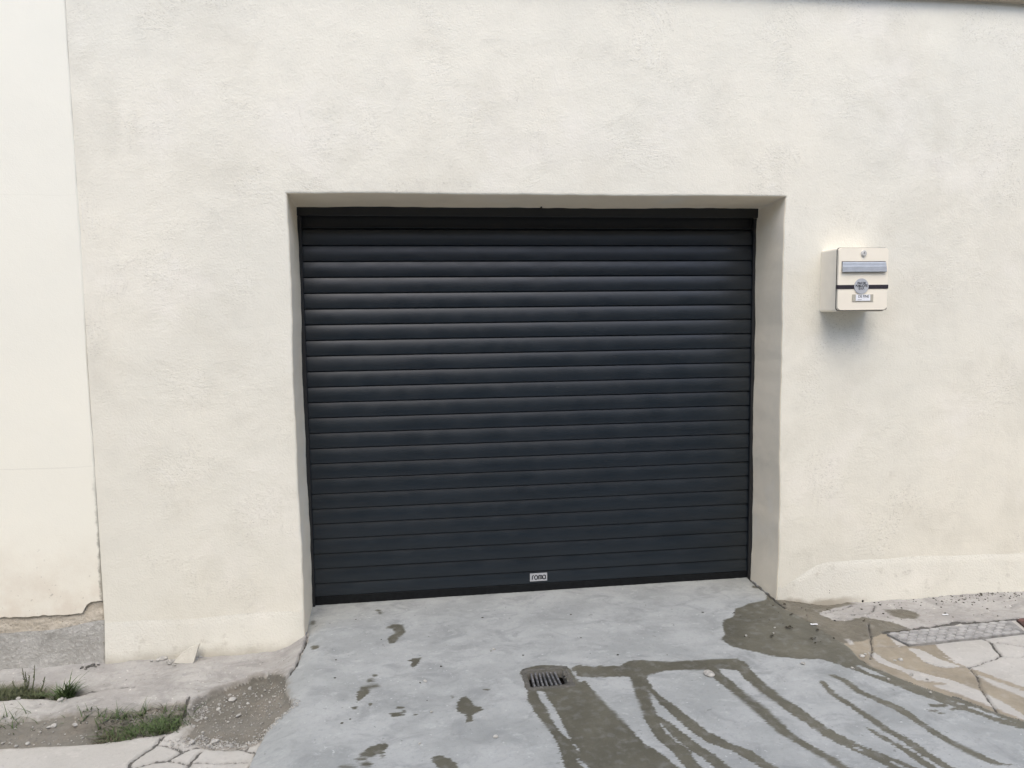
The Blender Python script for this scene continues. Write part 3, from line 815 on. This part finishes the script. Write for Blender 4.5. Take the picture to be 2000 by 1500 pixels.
bmesh.ops.create_cone(bm, segments=28, radius1=.0150, radius2=.0140, depth=.005, cap_ends=True, matrix=Matrix.Translation((lk[0], fy-.0023, lk[2]))@Matrix.Rotation(math.pi/2, 4, 'X'))
bmesh.ops.create_cone(bm, segments=24, radius1=.0105, radius2=.010, depth=.004, cap_ends=True, matrix=Matrix.Translation((lk[0], fy-.0065, lk[2]-.002))@Matrix.Rotation(math.pi/2, 4, 'X'))
lock = bm_obj('lock', bm, M_CHROME, front)
bm = bmesh.new(); box(bm, lk[0]-.0011, lk[0]+.0011, fy-.0092, fy-.006, lk[2]-.002, lk[2]+.0065)
bm_obj('keyhole', bm, M_RUBBER, lock)
st = fpx(1682, 560.3)
bm = bmesh.new(); box(bm, BX0-.006, BX1+.003, fy-.0022, fy-.0001, st[2]-.0095, st[2]+.0095, .0008)
box(bm, BX0-.0045, BX0-.0005, fy-.0001, fy+.012, st[2]-.0095, st[2]+.0095, .0005)
bm_obj('strap', bm, M_STRAP, front)
sc = fpx(1681.6, 559)
bm = bmesh.new()
bmesh.ops.create_cone(bm, segments=44, radius1=.0365, radius2=.0365, depth=.0016, cap_ends=True, matrix=Matrix.Translation((sc[0], fy-.0034, sc[2]))@Matrix.Rotation(math.pi/2, 4, 'X'))
stick = bm_obj('sticker', bm, M_STICK, front)
def text_mesh(name, body, size, x, y, z, mat, parent, align='CENTER', spacing=1.0, bold=0.0, sx=1.0):
    cu = bpy.data.curves.new(name, 'FONT'); cu.body = body; cu.size = size; cu.align_x = align; cu.align_y = 'CENTER'
    cu.space_line = spacing; cu.offset = bold; cu.resolution_u = 4
    o = bpy.data.objects.new(name, cu); COL.objects.link(o)
    bpy.context.view_layer.update()
    me = bpy.data.meshes.new_from_object(o.evaluated_get(bpy.context.evaluated_depsgraph_get()))
    bpy.data.objects.remove(o); bpy.data.curves.remove(cu)
    me.transform(Matrix.Translation((x, y, z))@Matrix.Rotation(math.pi/2, 4, 'X')@Matrix.Diagonal((sx, 1, 1, 1)))
    me.name = name
    me.materials.clear()
    return link(name, me, mat, parent)
text_mesh('lettering', 'PAS DE\nPUBLICITÉ\nS.V.P.', .0145, sc[0], fy-.0046, sc[2]+.001, M_INK, stick, spacing=.88, bold=.0006, sx=.92)
h0 = fpx(1664, 575); h1 = fpx(1704.7, 588.7)
bm = bmesh.new(); box(bm, h0[0], h1[0], fy-.0032, fy-.0001, h1[2], h0[2], .001)
hold = bm_obj('name_holder', bm, M_HOLD, front)
l0 = fpx(1670.7, 575.5); l1 = fpx(1698.7, 587.3)
bm = bmesh.new(); box(bm, l0[0], l1[0], fy-.0042, fy-.0033, l1[2], l0[2])
card = bm_obj('name_card', bm, M_PAPER, front)
text_mesh('lettering', 'DE FINE', .0175, (l0[0]+l1[0])/2+.002, fy-.0046, l0[2]-.009, M_INK, card, bold=.0002, sx=.9)
bm = bmesh.new()
for x0, x1 in ((.010, .030),):
    box(bm, l0[0]+x0, l0[0]+x1, fy-.0047, fy-.0041, l1[2]+.005, l1[2]+.0075)
bm_obj('small_print', bm, M_ALU, card)
bm = bmesh.new()
prism_y(bm, [(BX1-.018, BZ0+.0035), (BX1-.004, BZ0+.004), (BX1-.0005, BZ0+.013), (BX1-.006, BZ0+.009)], fy-.0006, fy+.003)
bm_obj('rust_spot', bm, M_GAP, front)

# ------------------------------------------------------------------ drain grate
gzz = gz((gx0+gx1)/2, gy0-.03)+.001
dr = empty('drain_grate', ((gx0+gx1)/2, (gy0+gy1)/2, gzz), 'small square iron drain grate with broken mortar edge in the driveway', 'drain grate')
bm = bmesh.new()
r_ = bmesh.ops.create_cube(bm, size=1)
for v in r_['verts']: v.co = Vector((gx0-.006+(v.co.x+.5)*(gx1-gx0+.012), gy0-.006+(v.co.y+.5)*(gy1-gy0+.012), gzz-.16+(v.co.z+.5)*.158))
bm.faces.ensure_lookup_table()
bmesh.ops.delete(bm, geom=[f for f in bm.faces if f.calc_center_median().z > gzz-.01], context='FACES_ONLY')
bm_obj('pit', bm, M_PIT, dr)
nb_ = 7
for k in range(nb_):
    t = (k+.35)/(nb_)
    x = gx0+.010+(gx1-gx0-.03)*t
    bm = bmesh.new(); box(bm, x-.0043, x+.0043, gy0+.006, gy1-.004, gzz-.022, gzz-.002, .002)
    for v in bm.verts:
        v.co.x += .0012*math.sin(v.co.y*90+k) + (.004*(k-3)/3)*(v.co.y-gy0)/(gy1-gy0)*-1
        v.co.z += .0015*math.sin(v.co.y*60+k*2)
    bm_obj('bar', bm, M_IRON, dr)
def rough_ring(x0, x1, y0, y1, w):
    """uneven mortar collar round the grate"""
    bm = bmesh.new(); n = 60; rings = [[], [], [], []]
    for k in range(n):
        a = 2*math.pi*k/n
        cx, sx = math.cos(a), math.sin(a); m_ = max(abs(cx), abs(sx)); ux, uy = cx/m_, sx/m_
        for j, (o, z) in enumerate(((-.004, -.03), (.001, .0015), (w*.55, .004), (w, -.006))):
            o2 = o+(.010*float(noise2(np.array(ux*3.0+5), np.array(uy*3.0+j*3), 90)) if j else 0)
            X_ = (x0+x1)/2+ux*((x1-x0)/2+o2); Y_ = (y0+y1)/2+uy*((y1-y0)/2+o2)
            base = gz(X_, Y_) if j > 1 else gzz
            rings[j].append(bm.verts.new((X_, Y_, base+z+.003*float(noise2(np.array(X_*60), np.array(Y_*60), 91)))))
    for A, B in zip(rings[:-1], rings[1:]):
        for k in range(n): bm.faces.new((A[k], A[(k+1) % n], B[(k+1) % n], B[k]))
    return bm
bm_obj('mortar_collar', rough_ring(gx0, gx1, gy0, gy1, .030), M_MORTAR, dr, True)

# ------------------------------------------------------------------ stones and small litter
def rock_mesh(seed, flat=.7):
    bm = bmesh.new(); bmesh.ops.create_icosphere(bm, subdivisions=2, radius=1)
    r = random.Random(seed); ax = (r.uniform(.8, 1.25), r.uniform(.7, 1.1), r.uniform(.5, .8)*flat/.7)
    planes = [(Vector((r.uniform(-1, 1), r.uniform(-1, 1), r.uniform(-1, 1))).normalized(), r.uniform(.55, .85)) for _ in range(7)]
    for v in bm.verts:
        for nrm, d in planes:
            e = v.co.dot(nrm)-d
            if e > 0: v.co -= nrm*e
        v.co = Vector((v.co.x*ax[0], v.co.y*ax[1], v.co.z*ax[2]))
    me = bpy.data.meshes.new('rock'); bm.to_mesh(me); bm.free()
    return me
ROCKS = [rock_mesh(i) for i in range(6)]
for me_ in ROCKS: me_.materials.append(M_STONE)
ROCKD = [rock_mesh(i+20) for i in range(4)]
for me_ in ROCKD: me_.materials.append(M_DARKST)
ROCKM = [rock_mesh(i+40) for i in range(2)]
for me_ in ROCKM: me_.materials.append(M_MORTAR)
def stone(px, py, size_px, label, group=None, dark=False, name='pebble', cat='pebble'):
    p = gnd(px, py); s = size_px*.0013
    o = bpy.data.objects.new(name, random.choice(ROCKM if name == 'mortar_lump' else ROCKD if dark else ROCKS)); COL.objects.link(o)
    o.location = (p.x, p.y, p.z+s*.30); o.scale = (s, s, s); o.rotation_euler = (random.uniform(-.3, .3), random.uniform(-.3, .3), random.uniform(0, 6.28))
    return tag(o, label, cat, group)
# the leaning flake of plaster and the crumbs beside it
bm = bmesh.new()
pts = [(338, 1295), (349, 1296), (377, 1296), (381, 1283), (389.5, 1257), (372, 1264), (356, 1274), (345, 1286)]
yb = -D-.075; fr = []
zb = min(wp(x, y, yb)[2] for x, y in pts)
for x, y in pts:
    p = wp(x, y, yb); p = wp(x, y, yb+.22*(p[2]-zb)); fr.append(p)
A = [bm.verts.new(p) for p in fr]; B = [bm.verts.new(p+np.array([.002, .013, -.002])) for p in fr]
bm.faces.new(A); bm.faces.new(B[::-1])
for i in range(len(A)): bm.faces.new((A[i], B[i], B[(i+1) % len(A)], A[(i+1) % len(A)]))
bmesh.ops.bevel(bm, geom=list(bm.edges), offset=.0012, segments=1, affect='EDGES')
loc = Vector((fr[1][0], yb, zb))
for v in bm.verts: v.co -= loc
o = bm_obj('plaster_flake', bm, M_SHARD); o.location = loc
tag(o, 'pointed flake of cream plaster leaning against the base of the wall', 'plaster flake')
for x, y, s in ((319, 1293, 14), (309, 1297, 10), (296, 1299, 6), (337, 1297, 9), (331, 1303, 9), (345, 1299, 6), (340, 1306, 8), (392, 1289, 6), (327, 1299, 6)):
    stone(x, y, s, 'small crumb of broken plaster lying beside the leaning plaster flake', 'plaster crumbs beside the flake', name='plaster_crumb', cat='plaster crumb')
stone(454, 1357, 12, 'white chalky stone, largest on the brown dirt patch')
for x, y, s in ((428, 1365, 7), (426, 1376, 8), (488, 1336, 8), (448, 1346, 6), (484, 1368, 5), (445, 1403, 5), (517, 1340, 5), (378, 1411, 6), (420, 1438, 11), (373, 1444, 11), (389, 1356, 5), (438, 1370, 4), (465, 1392, 8), (526, 1362, 4),
                (500, 1352, 4), (402, 1394, 6), (449, 1447, 6), (497, 1428, 5), (539, 1395, 5), (405, 1447, 5), (430, 1449, 6), (512, 1352, 4), (395, 1420, 5), (536, 1353, 4), (477, 1346, 5)):
    stone(x, y, s, 'small pale pebble lying on the brown dirt patch', 'pebbles on the dirt patch')
for x, y, s in ((118, 1372, 10), (126, 1369, 6), (36, 1372, 8), (52, 1368, 5), (104, 1411, 11), (146, 1410, 9), (52, 1434, 8), (95, 1414, 7), (112, 1432, 4), (4, 1436, 5), (160, 1420, 5), (30, 1440, 5)):
    stone(x, y, s, 'small pale pebble in the weedy gutter by the adjoining house', 'pebbles in the left gutter')
for x, y, s in ((160, 1311, 7), (172, 1309, 9), (182, 1306, 8), (193, 1304, 5), (168, 1313, 5), (187, 1307, 6)):
    stone(x, y, s, 'dark grey stone chip at the corner where the two houses meet', 'stone chips in the corner', True, 'stone_chip', 'stone chip')
stone(1385, 1318, 17, 'flat grey stone lying on the driveway beside a water streak', name='stone', cat='stone')
stone(831, 1331, 6, 'tiny white pebble alone on the driveway left of the drain')
stone(1568, 1297, 8, 'grey pebble on the driveway just below the wet pool')
stone(1665, 1306, 6, 'white pebble at the lower edge of the wet pool')
for x, y, s in ((968, 1440, 8), (820, 1453, 4), (843, 1391, 5), (965, 1269, 6)):
    stone(x, y, s, 'tiny pale pebble on the bare driveway concrete', 'pebbles on the driveway')
for x, y, s in ((1457, 1242, 5), (1513, 1226, 4), (1511, 1237, 4), (1684, 1281, 9), (1690, 1277, 6), (1759, 1288, 8), (1780, 1317, 8), (1811, 1326, 6), (1736, 1328, 6), (1817, 1353, 5), (1748, 1289, 5)):
    stone(x, y, s, 'small grit stone lying in the wet runoff by the pavement', 'stones in the wet runoff')
stone(1103, 1317, 11, 'broken mortar lump on the right end of the drain grate', name='mortar_lump', cat='mortar lump')
stone(1105, 1325, 7, 'small white chip of mortar at the corner of the drain grate', name='mortar_lump', cat='mortar lump')
def scrap(px, py, L, wd, label):
    p = gnd(px, py); bm = bmesh.new(); bmesh.ops.create_grid(bm, x_segments=5, y_segments=2, size=.5)
    for v in bm.verts:
        v.co = Vector((v.co.x*L, v.co.y*wd, .005+.0015*math.sin(v.co.x*5)))
    r = bmesh.ops.extrude_face_region(bm, geom=bm.faces[:])
    for v in [g for g in r['geom'] if isinstance(g, bmesh.types.BMVert)]: v.co.z += .0015
    o = bm_obj('paper_scrap', bm, M_PAPER); o.location = p; o.rotation_euler.z = -.45
    return tag(o, label, 'paper scrap')
scrap(1590, 1221, .032, .011, 'white paper scrap lying in the dark wet pool')
scrap(1846, 1203, .026, .009, 'thin white paper scrap on the pavement above the patterned plate')
# gravel too fine to count
def sprinkle(name, polys, n, smin, smax, mat, flat=.6, label=None, margin=0.0, seed=1, cat=None):
    r = np.random.default_rng(seed); Vs, Fs = [], []
    oct_v = np.array([(1, 0, 0), (0, 1, 0), (-1, 0, 0), (0, -1, 0), (0, 0, 1), (0, 0, -1)], float)
    oct_f = np.array([(0, 1, 4), (1, 2, 4), (2, 3, 4), (3, 0, 4), (1, 0, 5), (2, 1, 5), (3, 2, 5), (0, 3, 5)])
    for poly, cnt in zip(polys, n):
        g = gpoly(poly); lo, hi = g.min(0), g.max(0)
        P_ = r.uniform(lo, hi, (cnt*4, 2)); o_ = np.full(len(P_), -.08); poly_sdf(P_[:, 0], P_[:, 1], g, o_)
        P_ = P_[o_ > margin][:cnt]
        for x, y in P_:
            s = smin+(smax-smin)*r.random()**2.5
            v = oct_v*r.uniform(.6, 1.3, (6, 3))*np.array([s, s*r.uniform(.5, 1), s*flat])
            a = r.uniform(0, 6.28); ca, sa = math.cos(a), math.sin(a)
            v = np.stack([v[:, 0]*ca-v[:, 1]*sa+x, v[:, 0]*sa+v[:, 1]*ca+y, v[:, 2]+gz(x, y)+s*flat*.35], 1)
            Fs.append(oct_f+6*len(Vs)); Vs.append(v)
    o = link(name, arr_mesh(name, np.concatenate(Vs), np.concatenate(Fs), False), mat)
    return tag(o, label, cat, kind='stuff')
sprinkle('gravel', [dirt_polys[0], [(372, 1446), (385, 1425), (420, 1432), (470, 1440), (505, 1430), (510, 1438), (460, 1452), (412, 1455)], [(378, 1368), (400, 1362), (410, 1385), (384, 1400), (372, 1392)], [(500, 1425), (545, 1385), (575, 1365), (590, 1372), (550, 1405), (515, 1440)],
                    dirt_polys[1], [(300, 1440), (370, 1428), (400, 1455), (350, 1460)]], [700, 620, 260, 330, 260, 160], .0014, .0070, M_STONE, label='fine pale gravel scattered over the dirt patch and gutter', seed=3, cat='gravel')
sprinkle('leaf_litter', [wet_polys[0][:8]+[(1640, 1250), (1560, 1265), (1440, 1245), (1430, 1205)], [(1815, 1163), (1870, 1164), (1930, 1155), (2000, 1146), (2060, 1140), (2060, 1158), (2000, 1166), (1900, 1178), (1830, 1180)], [(1700, 1172), (1815, 1164), (1815, 1178), (1720, 1184)],
                         [(1560, 1185), (1700, 1185), (1990, 1170), (1990, 1205), (1720, 1225), (1620, 1215)], [(640, 1200), (1450, 1150), (1420, 1290), (1000, 1290), (620, 1480)]], [46, 300, 30, 70, 40], .0016, .0085, M_LITTER, .45, 'dark crumbs of leaf and dirt at the wall foot and in the wet pool', seed=5, cat='leaf litter')
def clump(px, py, n, spread, size, seed):
    r = random.Random(seed); p = gnd(px, py); bm = bmesh.new()
    for k in range(n):
        a = r.uniform(0, 6.28); d = spread*r.random()**.7
        c0 = Vector((d*math.cos(a)*1.6, d*math.sin(a), .004+r.uniform(0, .006))); l = size*r.uniform(.5, 1.2); t = r.uniform(0, 6.28)
        e = Vector((math.cos(t), math.sin(t), r.uniform(-.2, .5)))*l; w_ = Vector((-math.sin(t), math.cos(t), 0))*l*.28
        vv = [bm.verts.new(c0-e), bm.verts.new(c0+w_), bm.verts.new(c0+e), bm.verts.new(c0-w_+Vector((0, 0, l*.3)))]
        bm.faces.new(vv[:3]); bm.faces.new((vv[0], vv[2], vv[3]))
    o = bm_obj('leaf_clump', bm, M_LITTER); o.location = p
    return o
for (x, y, n_, sp), lb in zip(((1541, 1228, 26, .014), (1546, 1203, 9, .008), (1509, 1245, 10, .008), (1588, 1249, 12, .011), (1597, 1232, 8, .009)),
                              ('largest clump of dark dead leaves in the middle of the wet pool', 'small curled dead leaf near the wall side of the wet pool', 'dark leaf scrap at the lower left of the wet pool', 'flat dark leaf scrap at the lower right of the wet pool', 'dead leaf scrap just below the white paper scrap')):
    tag(clump(x, y, n_, sp, .008, n_+int(x)), lb, 'dead leaf')

# ------------------------------------------------------------------ grass
def blade(bm, base, h, lean, ang, w, curl):
    d = Vector((math.cos(ang), math.sin(ang), 0)); sd = Vector((-d.y, d.x, 0))
    prev = None; n = 5
    for k in range(n+1):
        t = k/n
        p = base + d*(lean*t**1.6) + Vector((0, 0, h*(t-curl*t*t)))
        ww = w*(1-t)**.7*.5
        cur_ = (bm.verts.new(p-sd*ww), bm.verts.new(p+sd*ww)) if k < n else (bm.verts.new(p),)
        if prev:
            if len(cur_) == 2: bm.faces.new((prev[0], prev[1], cur_[1], cur_[0]))
            else: bm.faces.new((prev[0], prev[1], cur_[0]))
        prev = cur_
def scatter(poly, n, seed):
    r = np.random.default_rng(seed); g = gpoly(poly); out = []
    while len(out) < n:
        P_ = r.uniform(g.min(0), g.max(0), (200, 2)); o_ = np.full(200, -.08); poly_sdf(P_[:, 0], P_[:, 1], g, o_)
        out += [tuple(q) for q in P_[o_ > 0]]
    return out[:n]
def clustered(poly, n, per, seed):
    r = random.Random(seed); out = []
    for x, y in scatter(poly, n, seed):
        k = r.randint(per//2, per*2); sp_ = r.uniform(.008, .026)
        out += [(x+r.gauss(0, sp_*1.3), y+r.gauss(0, sp_*.7)) for _ in range(k)]
    return out
def grass_obj(name, spots, mat, hr, wr, leanr, seed, loc, bias=None):
    r = random.Random(seed); bm = bmesh.new()
    for x, y in spots:
        h = r.uniform(*hr); a = r.uniform(0, 6.28) if bias is None else r.gauss(bias, .9)
        blade(bm, Vector((x, y, gz(x, y)-.004))-loc, h, h*r.uniform(*leanr), a, r.uniform(*wr), r.uniform(.1, .55))
    me = bpy.data.meshes.new(name); bm.to_mesh(me); bm.free(); me.shade_smooth()
    o = link(name, me, mat); o.location = loc
    return o
strip_p = [(196, 1426), (190, 1404), (231, 1392), (300, 1385), (366, 1379), (358, 1408), (330, 1420), (297, 1424), (231, 1430)]
L0 = gnd(290, 1410)
tag(grass_obj('grass', clustered(strip_p, 34, 19, 11)+clustered([(-20, 1410), (60, 1404), (122, 1398), (185, 1394), (185, 1402), (100, 1408), (0, 1418)], 9, 8, 51), M_GRASS, (.014, .060), (.0026, .005), (.4, 1.7), 12, L0), 'low green grass strip filling the gutter left of the dirt patch', 'grass', kind='stuff')
L1 = gnd(212, 1425)
tag(grass_obj('dry_grass', scatter([(186, 1434), (188, 1420), (205, 1412), (240, 1416), (245, 1428), (215, 1434)], 260, 14)+scatter(strip_p, 220, 41), M_DRY, (.012, .03), (.002, .004), (.9, 2.2), 15, L1), 'matted dead grass at the left end of the green strip', 'dry grass', kind='stuff')
L2 = gnd(126, 1361)
sp = [(L2.x+random.gauss(0, .018), L2.y+random.gauss(0, .010)) for _ in range(150)]
gt = grass_obj('grass_tuft', sp, M_GRASS, (.035, .095), (.0045, .007), (.5, 1.3), 17, L2)
tag(gt, 'bright green grass tuft with long blades leaning right by the corner', 'grass tuft')
sp = [(L2.x+random.gauss(.004, .008), L2.y+random.gauss(0, .006)) for _ in range(34)]
grass_obj('long_blade', sp, M_GRASS, (.11, .18), (.0065, .0095), (.35, .7), 18, L2, 0.0)
ch = bpy.data.objects['long_blade']; ch.parent = gt; ch.location = (0, 0, 0)
L3 = gnd(45, 1357)
wd = grass_obj('weed_patch', scatter([(-40, 1352), (0, 1348), (40, 1345), (85, 1348), (96, 1356), (60, 1365), (0, 1368), (-40, 1370)], 900, 21), M_WEED, (.02, .055), (.0026, .0048), (.4, 1.4), 22, L3)
tag(wd, 'dull green weed patch with tall thin stems at the left edge', 'weeds')
bm = bmesh.new()
for bx, by, tx, ty in ((50, 1340, 43, 1304), (52, 1338, 49, 1312), (61, 1338, 68, 1299), (50, 1338, 58, 1319), (75, 1340, 88, 1322), (30, 1345, 24, 1330)):
    a = gnd(bx, by+12); t_ = Vector(wp(tx, ty, a.y+.0)); m_ = a.lerp(t_, .5)+Vector((.004, 0, 0))
    tube(bm, [a-L3, m_-L3, t_-L3], [.0026, .0022, .0012], 5)
    for k in range(5):
        q_ = a.lerp(t_, .55+.09*k)-L3
        blade(bm, q_, .018, .010, random.uniform(0, 6.28), .004, .3)
o = bm_obj('stem', bm, M_WEED, wd, world=False)

# ------------------------------------------------------------------ patterned cover plates on the right
def plate(name, corners, label, mat, n_u, n_v, rise=.004):
    C = [gnd(*q) for q in corners]
    loc = sum(C, Vector())/4
    root = empty(name, loc, label, 'cover plate', 'patterned cover plates')
    c_ = [v-loc+Vector((0, 0, .010)) for v in C]
    def at(u, v): return (c_[0].lerp(c_[1], u)).lerp(c_[3].lerp(c_[2], u), v)
    bm = bmesh.new()
    t = [bm.verts.new(v) for v in c_]; b = [bm.verts.new(v-Vector((0, 0, .03))) for v in c_]
    bm.faces.new(t)
    for i in range(4): bm.faces.new((t[i], b[i], b[(i+1) % 4], t[(i+1) % 4]))
    bm_obj('slab', bm, mat[0], root, world=False)
    bm = bmesh.new()
    for i in range(n_u):
        for j in range(n_v):
            u = (i+.5+.5*(j % 2))/(n_u+.5); v = (j+.5)/n_v
            du, dv = .50/(n_u+.5), .56/n_v
            if u+du > .995: continue
            k = 6
            rim = [(u+du*math.cos(2*math.pi*q/k), v+dv*math.sin(2*math.pi*q/k)) for q in range(k)]
            lo = [bm.verts.new(at(*q)+Vector((0, 0, -.001))) for q in rim]
            hi = [bm.verts.new(at(u+(q[0]-u)*.86, v+(q[1]-v)*.86)+Vector((0, 0, rise))) for q in rim]
            bm.faces.new(hi)
            for q in range(k): bm.faces.new((lo[q], lo[(q+1) % k], hi[(q+1) % k], hi[q]))
    bm_obj('stud_pattern', bm, mat[1], root, world=False)
M_PL = (mat_plain('plate_groove', (.255, .25, .238), .9, 0, .25, 25, .003, .2), mat_plain('plate_stud', (.345, .338, .322), .85, 0, .18, 22, .003, .2))
M_PR = (mat_plain('red_plate_groove', (.08, .05, .043), .9, 0, .25, 25, .003, .2), mat_plain('red_plate_stud', (.14, .08, .07), .85, 0, .2, 25, .003, .2))
plate('cover_plate', [(1732, 1240), (1974, 1214), (2004, 1238), (1775, 1262)], 'grey stud-patterned cover plate set between pavement and cracked slabs', M_PL, 12, 5)
plate('cover_plate', [(1985, 1212), (2120, 1198), (2160, 1222), (2012, 1234)], 'dark red stud-patterned cover plate at the right edge of the picture', M_PR, 7, 4)

# ------------------------------------------------------------------ house across the street, unseen; added for shutter reflections and softer wall light
OY = -7.6
op = empty('added_opposite_house', (0, OY, -.15), 'unseen ochre house with closed brown shutters, added across the street for reflections', 'house')
M_OCHRE = mat_plain('ochre_render', (.34, .29, .22), .9, 0, .1, 2, .004, .2)
M_SHUT = mat_plain('brown_shutter', (.09, .065, .05), .6, 0, .15, 10)
M_SILL = mat_plain('stone_sill', (.42, .40, .36), .9, 0, .1, 20)
bm = bmesh.new(); box(bm, -14, 15, OY-7, OY, -.4, 4.9); bm_obj('wall', bm, M_OCHRE, op)
bm = bmesh.new(); box(bm, -14.2, 15.2, OY-7.2, OY+.35, 4.905, 5.05, .02); bm_obj('eave', bm, M_EAVE, op)
for k in range(6):
    x = -11+k*4.3
    bm = bmesh.new()
    for sx in (0, 1): box(bm, x+sx*.56, x+sx*.56+.545, OY+.003, OY+.045, .95, 2.4, .004)
    for sx in (0, 1):
        for z in (1.2, 2.1): box(bm, x+sx*.56+.03, x+sx*.56+.515, OY+.046, OY+.066, z, z+.09, .004)
    wn = bm_obj('shutter_pair', bm, M_SHUT, op)
    bm = bmesh.new(); box(bm, x-.08, x+1.185, OY+.003, OY+.12, .86, .945, .006); bm_obj('sill', bm, M_SILL, op)

# ------------------------------------------------------------------ light
w = bpy.data.worlds.new('World'); S.world = w; w.use_nodes = True
nt = w.node_tree; nt.nodes.clear()
sky = nt.nodes.new('ShaderNodeTexSky'); sky.sky_type = 'NISHITA'; sky.sun_disc = False
EL, AZ = 56, 186                                    # azimuth of the sun: behind the viewer
sky.sun_elevation = math.radians(EL); sky.sun_rotation = math.radians(AZ)
sky.air_density = 1.0; sky.dust_density = 2.2; sky.ozone_density = 1.0
bg = nt.nodes.new('ShaderNodeBackground'); bg.inputs[1].default_value = .15
wo = nt.nodes.new('ShaderNodeOutputWorld')
nt.links.new(sky.outputs[0], bg.inputs[0]); nt.links.new(bg.outputs[0], wo.inputs[0])
sl = bpy.data.lights.new('sun', 'SUN'); sl.energy = .6; sl.angle = math.radians(36); sl.color = (1, .93, .76)
so = bpy.data.objects.new('sun', sl); COL.objects.link(so)
a = math.radians(AZ); e = math.radians(EL)
dirv = Vector((math.sin(a)*math.cos(e), math.cos(a)*math.cos(e), math.sin(e)))   # towards the sun
so.rotation_euler = dirv.to_track_quat('Z', 'Y').to_euler()
S.cycles.max_bounces = 6; S.cycles.diffuse_bounces = 3; S.cycles.glossy_bounces = 3
S.view_settings.view_transform = 'Standard'; S.view_settings.look = 'None'
S.view_settings.exposure = 1.10; S.view_settings.gamma = 1
